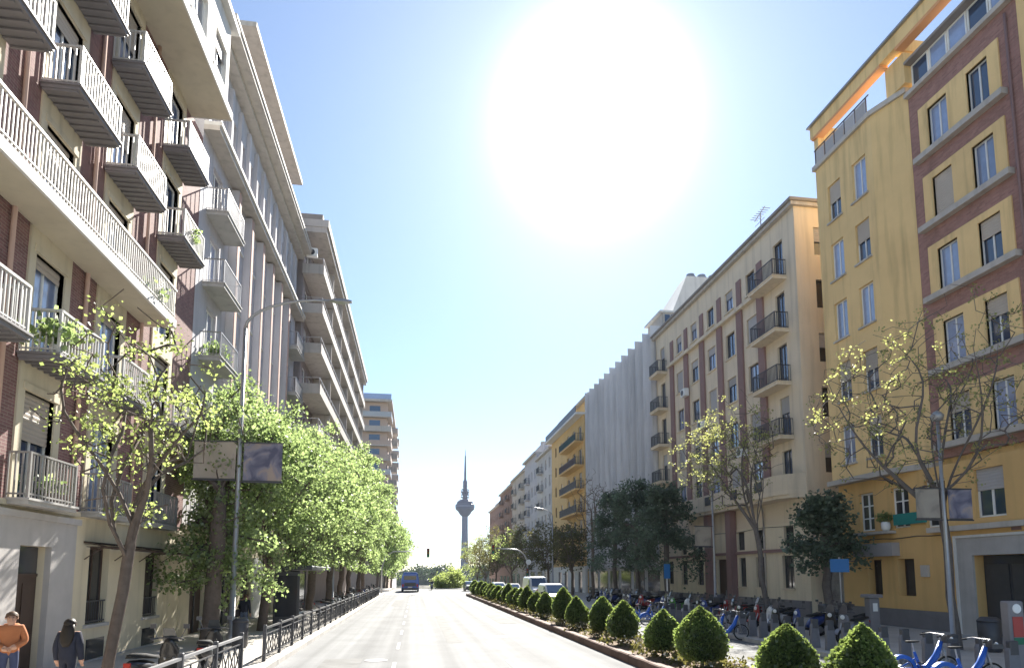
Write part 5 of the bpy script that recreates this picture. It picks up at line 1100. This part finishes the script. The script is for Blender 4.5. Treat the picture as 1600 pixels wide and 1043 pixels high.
for lab, x, y, p in [('white car behind the tall white van', 10.9, 72, 'paint_white'), ('silver car waiting at the far crossing', 10.6, 82, 'paint_silver'), ('dark car beyond the median end, left of the silver one', 8.2, 98, 'paint_dark'), ('white car far off beyond the traffic island', 9.6, 104, 'paint_white')]: car(lab, (x, y, 0), R(-90), p, 'cars in the right carriageway')
for lab, y, p in [('silver car parked at the kerb just past the docks', 66, 'paint_silver'), ('dark car parked at the right kerb by the orange building', 88, 'paint_dark')]: car(lab, (11.2 if y > 80 else 14.6, y, 0 if y > 80 else PV), R(-90), p, 'cars parked at the right')
# blue bus, seen from behind
bu = vehicle('bus', 'dark blue bus driving away near the end of the road', 'bus', (-.72, 97, 0), R(90), 9.5, 2.45, [(-4.75, .45, 2.62, .96), (-4.65, .3, 2.72, 1), (4.5, .3, 2.72, 1), (4.75, .45, 2.5, .96)], None, 'paint_blue', .46, (-2.8, 2.6))
obj('roof_panel', MB().rbox(-4.6, -.95, 2.721, 4.5, .95, 2.86, .05), 'paint_roof', bu); obj('rear_window', MB().box(-4.79, -.85, 1.75, -4.74, .85, 2.3), 'glass_dark', bu)
for s in (-1, 1):
    obj('tail_light', MB().box(-4.8, s*1.0 - .1, .75, -4.74, s*1.0 + .1, 1.15), 'red_lens', bu)
    for k in range(5): obj('side_window', MB().box(-4.1 + 1.65*k, s*1.225 - .01, 1.4, -2.65 + 1.65*k, s*1.225 + .01, 2.2), 'glass', bu)
obj('bumper', MB().rbox(-4.86, -1.18, .35, -4.6, 1.18, .6, .04), 'iron', bu); obj('number_plate', MB().box(-4.88, -.3, .66, -4.76, .3, .78), 'white_paint', bu); obj('engine_grille', MB().box(-4.78, -.8, .85, -4.745, .8, 1.35), 'iron', bu)

# ------------------------------------------------------------------ people
M('skin', (.50, .30, .22), .6, .06, 4); M('hoodie', (.42, .16, .07), .85, .12, 6); M('jeans', (.05, .065, .13), .85, .15, 8); M('dark_coat', (.025, .028, .045), .85, .2, 6); M('hair_dark', (.02, .015, .012), .55, .2, 20); M('hair_brown', (.10, .06, .04), .6, .2, 20); M('shoe', (.03, .03, .03), .6, .1, 5); M('bag', (.06, .05, .05), .6, .1, 5); M('jeans_light', (.12, .15, .22), .85, .15, 8)
def person(label, loc, rz, H, mats, pose, hair='short', group=None):
    """one continuous skinned body; pose = dict of joint overrides in units of height (x right, y back, z up), facing -y"""
    J = dict(pelvis=(0, 0, .52), waist=(0, 0, .60), chest=(0, .0, .72), neck=(0, .0, .835), jaw=(0, -.012, .875), head=(0, -.008, .925), crown=(0, 0, .972),
             sh=(.105, 0, .80), el=(.135, .01, .635), wr=(.14, -.03, .50), ha=(.14, -.045, .455), hip=(.052, 0, .50), kn=(.058, -.008, .28), an=(.06, .006, .05), toe=(.066, -.075, .015))
    J.update(pose.get('mid', {})); SL = pose.get('L', {}); SR = pose.get('R', {})
    rad = dict(pelvis=.088, waist=.080, chest=.092, neck=.034, jaw=.044, head=.058, crown=.036, sh=.046, el=.034, wr=.024, ha=.022, hip=.058, kn=.040, an=.028, toe=.024)
    rad.update(pose.get('rad', {}))
    V = []; E_ = []; Rr = []; idx = {}
    def v(k, p, r): idx[k] = len(V); V.append(tuple(q*H for q in p)); Rr.append(r*H); return idx[k]
    for k in ('pelvis', 'waist', 'chest', 'neck', 'jaw', 'head', 'crown'): v(k, J[k], rad[k])
    chain = ['pelvis', 'waist', 'chest', 'neck', 'jaw', 'head', 'crown']; E_ += [(idx[a], idx[b]) for a, b in zip(chain, chain[1:])]
    for s, O in ((1, SR), (-1, SL)):
        g_ = lambda k: O[k] if k in O else (J[k][0]*s, J[k][1], J[k][2])
        for k in ('sh', 'el', 'wr', 'ha', 'hip', 'kn', 'an', 'toe'): v(k + str(s), g_(k), rad[k])
        E_ += [(idx['chest'], idx['sh%d' % s])] + [(idx[a + str(s)], idx[b + str(s)]) for a, b in (('sh', 'el'), ('el', 'wr'), ('wr', 'ha'), ('hip', 'kn'), ('kn', 'an'), ('an', 'toe'))] + [(idx['pelvis'], idx['hip%d' % s])]
        hw = Vector(g_('ha')) - Vector(g_('wr')); hw.normalize(); side = hw.cross(Vector((0, 1, .2))).normalized()
        ha = Vector(g_('ha'))
        for q in range(4):
            a = ha + side*(q - 1.5)*.0095 + hw*.010; b = a + hw*(.022 + .004*(q in (1, 2))) + Vector((0, -.006, 0)); c = b + hw*.012 + Vector((0, -.012, -.002))
            i0 = v('f%d%d%d' % (s, q, 0), a, .0058); i1 = v('f%d%d%d' % (s, q, 1), b, .0050); i2 = v('f%d%d%d' % (s, q, 2), c, .0042); E_ += [(idx['ha%d' % s], i0), (i0, i1), (i1, i2)]
        a = Vector(g_('wr'))*.5 + ha*.5 - side*.012*s + Vector((0, -.014, 0)); b = a + hw*.022 + Vector((0, -.012, 0)); i0 = v('t0%d' % s, a, .0065); i1 = v('t1%d' % s, b, .005); E_ += [(idx['ha%d' % s], i0), (i0, i1)]
    me = bpy.data.meshes.new('body'); me.from_pydata(V, E_, []); ob = bpy.data.objects.new('person_tmp', me); col.objects.link(ob)
    sk = ob.modifiers.new('s', 'SKIN'); sk.use_smooth_shade = True; lay = me.skin_vertices[0].data
    for i, r_ in enumerate(Rr): lay[i].radius = (r_, r_*(.72 if i in (0, 1, 2) else 1)); lay[i].use_root = (i == 0)
    ss = ob.modifiers.new('d', 'SUBSURF'); ss.levels = 2; ss.render_levels = 2
    dg = bpy.context.evaluated_depsgraph_get(); m2 = bpy.data.meshes.new_from_object(ob.evaluated_get(dg)); bpy.data.objects.remove(ob)
    m2.materials.clear()
    for k in ('skin', mats[0], mats[1], 'shoe'): m2.materials.append(MAT[k])
    hands = [Vector(V[idx['ha%d' % s]]) for s in (1, -1)]; nz_ = J['neck'][2]*H; ny_ = J['neck'][1]*H
    for p in m2.polygons:
        c = p.center; mi = 1
        if min((c - h).length for h in hands) < .055*H: mi = 0
        elif c.z > nz_ + .006*H and (c - Vector((0, ny_, nz_ + .08*H))).length < .16*H: mi = 0
        elif c.z < .05*H: mi = 3
        elif c.z < .53*H and min((c - h).length for h in hands) > .09*H and abs(c.x) < .125*H: mi = 2
        p.material_index = mi; p.use_smooth = True
    root = thing('person', label, 'person', loc, rz, group)
    b = bpy.data.objects.new('body', m2); col.objects.link(b); b.parent = root
    hd = Vector(V[idx['head']])
    f = MB(); f.lathe([(.001, -.03*H), (.012*H, -.012*H), (.009*H, .008*H), (.003*H, .022*H)], 8, (hd.x, hd.y - .058*H, hd.z - .004*H)); obj('nose', f, 'skin', root, smooth=True)
    for s in (-1, 1):
        obj('eye', MB().lathe([(.0055*H, -.004*H), (.0075*H, 0), (.0055*H, .004*H)], 8, (hd.x + s*.021*H, hd.y - .053*H, hd.z + .008*H)), 'shoe', root); obj('ear', MB().lathe([(.004*H, -.016*H), (.01*H, 0), (.005*H, .016*H)], 8, (hd.x + s*.058*H, hd.y, hd.z)), 'skin', root, smooth=True)
    obj('mouth', MB().box(hd.x - .016*H, hd.y - .056*H, hd.z - .034*H, hd.x + .016*H, hd.y - .048*H, hd.z - .030*H), 'd_pil', root)
    hm = 'hair_brown' if hair == 'short' else 'hair_dark'; mb = MB(); n, mR = 14, 9; rg = random.Random(int(H*1000))
    long = hair == 'long'
    rings = []
    for j in range(mR + 1):
        ph = (j/mR)*(R(108) if not long else R(125)); ring = []
        for k in range(n):
            a = 2*math.pi*k/n; front = -math.sin(a)            # -y is the face
            cut = ph*(1 - .42*max(0, front)); rr = .068*H*(1 + .05*rg.uniform(-1, 1))
            ring.append((hd.x + rr*math.sin(cut)*math.cos(a), hd.y + .008*H + rr*1.08*math.sin(cut)*math.sin(a), hd.z + .012*H + rr*math.cos(cut)))
        rings.append(ring)
    mb.loft(rings)
    if long: mb.loft([[(hd.x + w*math.cos(2*math.pi*k/12)*H, hd.y + (.035 + dy + d_*math.sin(2*math.pi*k/12))*H, z*H) for k in range(12)] for z, w, d_, dy in ((.93, .064, .04, 0), (.87, .075, .045, .01), (.80, .085, .035, .03), (.72, .07, .025, .045), (.66, .035, .012, .05))])
    obj('hair', mb, hm, root, smooth=True)
    return root
p1 = person('person in orange hoodie and blue jeans standing by the doorway, hands together', (-7.85, 14.1, PV), R(25), 1.62, ('hoodie', 'jeans'), dict(R=dict(el=(.15, .0, .64), wr=(.06, -.11, .585), ha=(.02, -.125, .575)), L=dict(el=(-.15, .0, .64), wr=(-.06, -.11, .575), ha=(-.015, -.125, .56)), rad=dict(chest=.105, waist=.098, pelvis=.092, sh=.055, el=.046, wr=.036)))
obj('hood', MB().torus((0, .03, 1.36), .085, .045, 'y', 16, 8), 'hoodie', p1, rot=(R(-78), 0, 0), loc=(0, 1.36, 1.30)) if False else None
hb_ = MB()
for k in range(11):
    pass
obj('hood', MB().loft([[(.062*1.62*math.cos(a)*q, .03 + .055*1.62*math.sin(a)*q + dy, z) for a in [2*math.pi*k/12 for k in range(12)]] for z, q, dy in ((1.27, .9, .02), (1.31, 1.35, .03), (1.36, 1.45, .035), (1.39, 1.1, .03), (1.36, .8, .02))]), 'hoodie', p1, smooth=True)
p2 = person('person with long dark hair in dark coat walking away on the left pavement', (-6.45, 13.4, PV), R(180), 1.52, ('dark_coat', 'dark_coat'), dict(R=dict(kn=(.055, -.06, .29), an=(.06, -.05, .06), toe=(.066, -.13, .03)), L=dict(kn=(-.055, .02, .28), an=(-.06, .09, .07), toe=(-.066, .03, .012)), rad=dict(chest=.115, waist=.11, pelvis=.115, sh=.058, el=.046, wr=.034)), 'long')
p3 = person('distant person in black jacket and jeans carrying a bag, past the lamp post', (-6.75, 27.2, PV), R(170), 1.62, ('dark_coat', 'jeans_light'), dict(mid=dict(chest=(0, -.02, .72), neck=(0, -.05, .82), jaw=(0, -.075, .85), head=(0, -.08, .895), crown=(0, -.07, .94)), R=dict(el=(.15, -.02, .64), wr=(.09, -.1, .60), ha=(.06, -.13, .61)), rad=dict(chest=.105, waist=.095)))
bg_ = thing('shoulder_bag', 'dark shoulder bag hanging at the side of the distant person', 'bag', (-6.99, 27.2, .82)); obj('pouch', MB().rbox(-.06, -.16, 0, .06, .16, .3, .03), 'bag', bg_); obj('strap', MB().tube([(0, -.14, .3), (.06, -.1, .6), (.1, 0, .62), (.06, .1, .6), (0, .14, .3)], .012, 6), 'bag', bg_)
# motorcyclist far down the road
protos_b = copy_tree(protos['black']); protos_b.location = (2.6, 104, 0); protos_b.rotation_euler = (0, 0, R(-90)); tag(protos_b, 'motorbike coming along the middle of the far road', 'motorcycle'); protos_b.name = 'motorcycle'
if 'group' in protos_b: del protos_b['group']
person('distant rider in dark clothes sitting on the motorbike', (2.6, 104.35, .36), 0, 1.7, ('dark_coat', 'jeans'), dict(mid=dict(pelvis=(0, .02, .31), waist=(0, .01, .39), chest=(0, -.02, .52), neck=(0, -.03, .635), jaw=(0, -.045, .675), head=(0, -.04, .725), crown=(0, -.03, .775)), R=dict(sh=(.105, -.02, .6), el=(.16, -.1, .48), wr=(.16, -.22, .44), ha=(.16, -.26, .43), hip=(.052, 0, .29), kn=(.11, -.2, .27), an=(.1, -.2, .05), toe=(.1, -.27, .03)), L=dict(sh=(-.105, -.02, .6), el=(-.16, -.1, .48), wr=(-.16, -.22, .44), ha=(-.16, -.26, .43), hip=(-.052, 0, .29), kn=(-.11, -.2, .27), an=(-.1, -.2, .05), toe=(-.1, -.27, .03))))
# ------------------------------------------------------------------ haze
hz = MB().box(-900, -120, -16, 1100, 1500, 245)
hm_ = bpy.data.materials.new('haze'); hm_.use_nodes = True; tn = hm_.node_tree; tn.nodes.clear()
pv = tn.nodes.new('ShaderNodeVolumePrincipled'); pv.inputs['Color'].default_value = (.80, .88, 1.0, 1); pv.inputs['Density'].default_value = .00009; pv.inputs['Anisotropy'].default_value = .0
ho = tn.nodes.new('ShaderNodeOutputMaterial'); tn.links.new(pv.outputs[0], ho.inputs['Volume'])
MAT['haze'] = hm_
tag(obj('haze', hz, 'haze'), 'thin pale haze filling the street air', 'haze', kind='stuff')
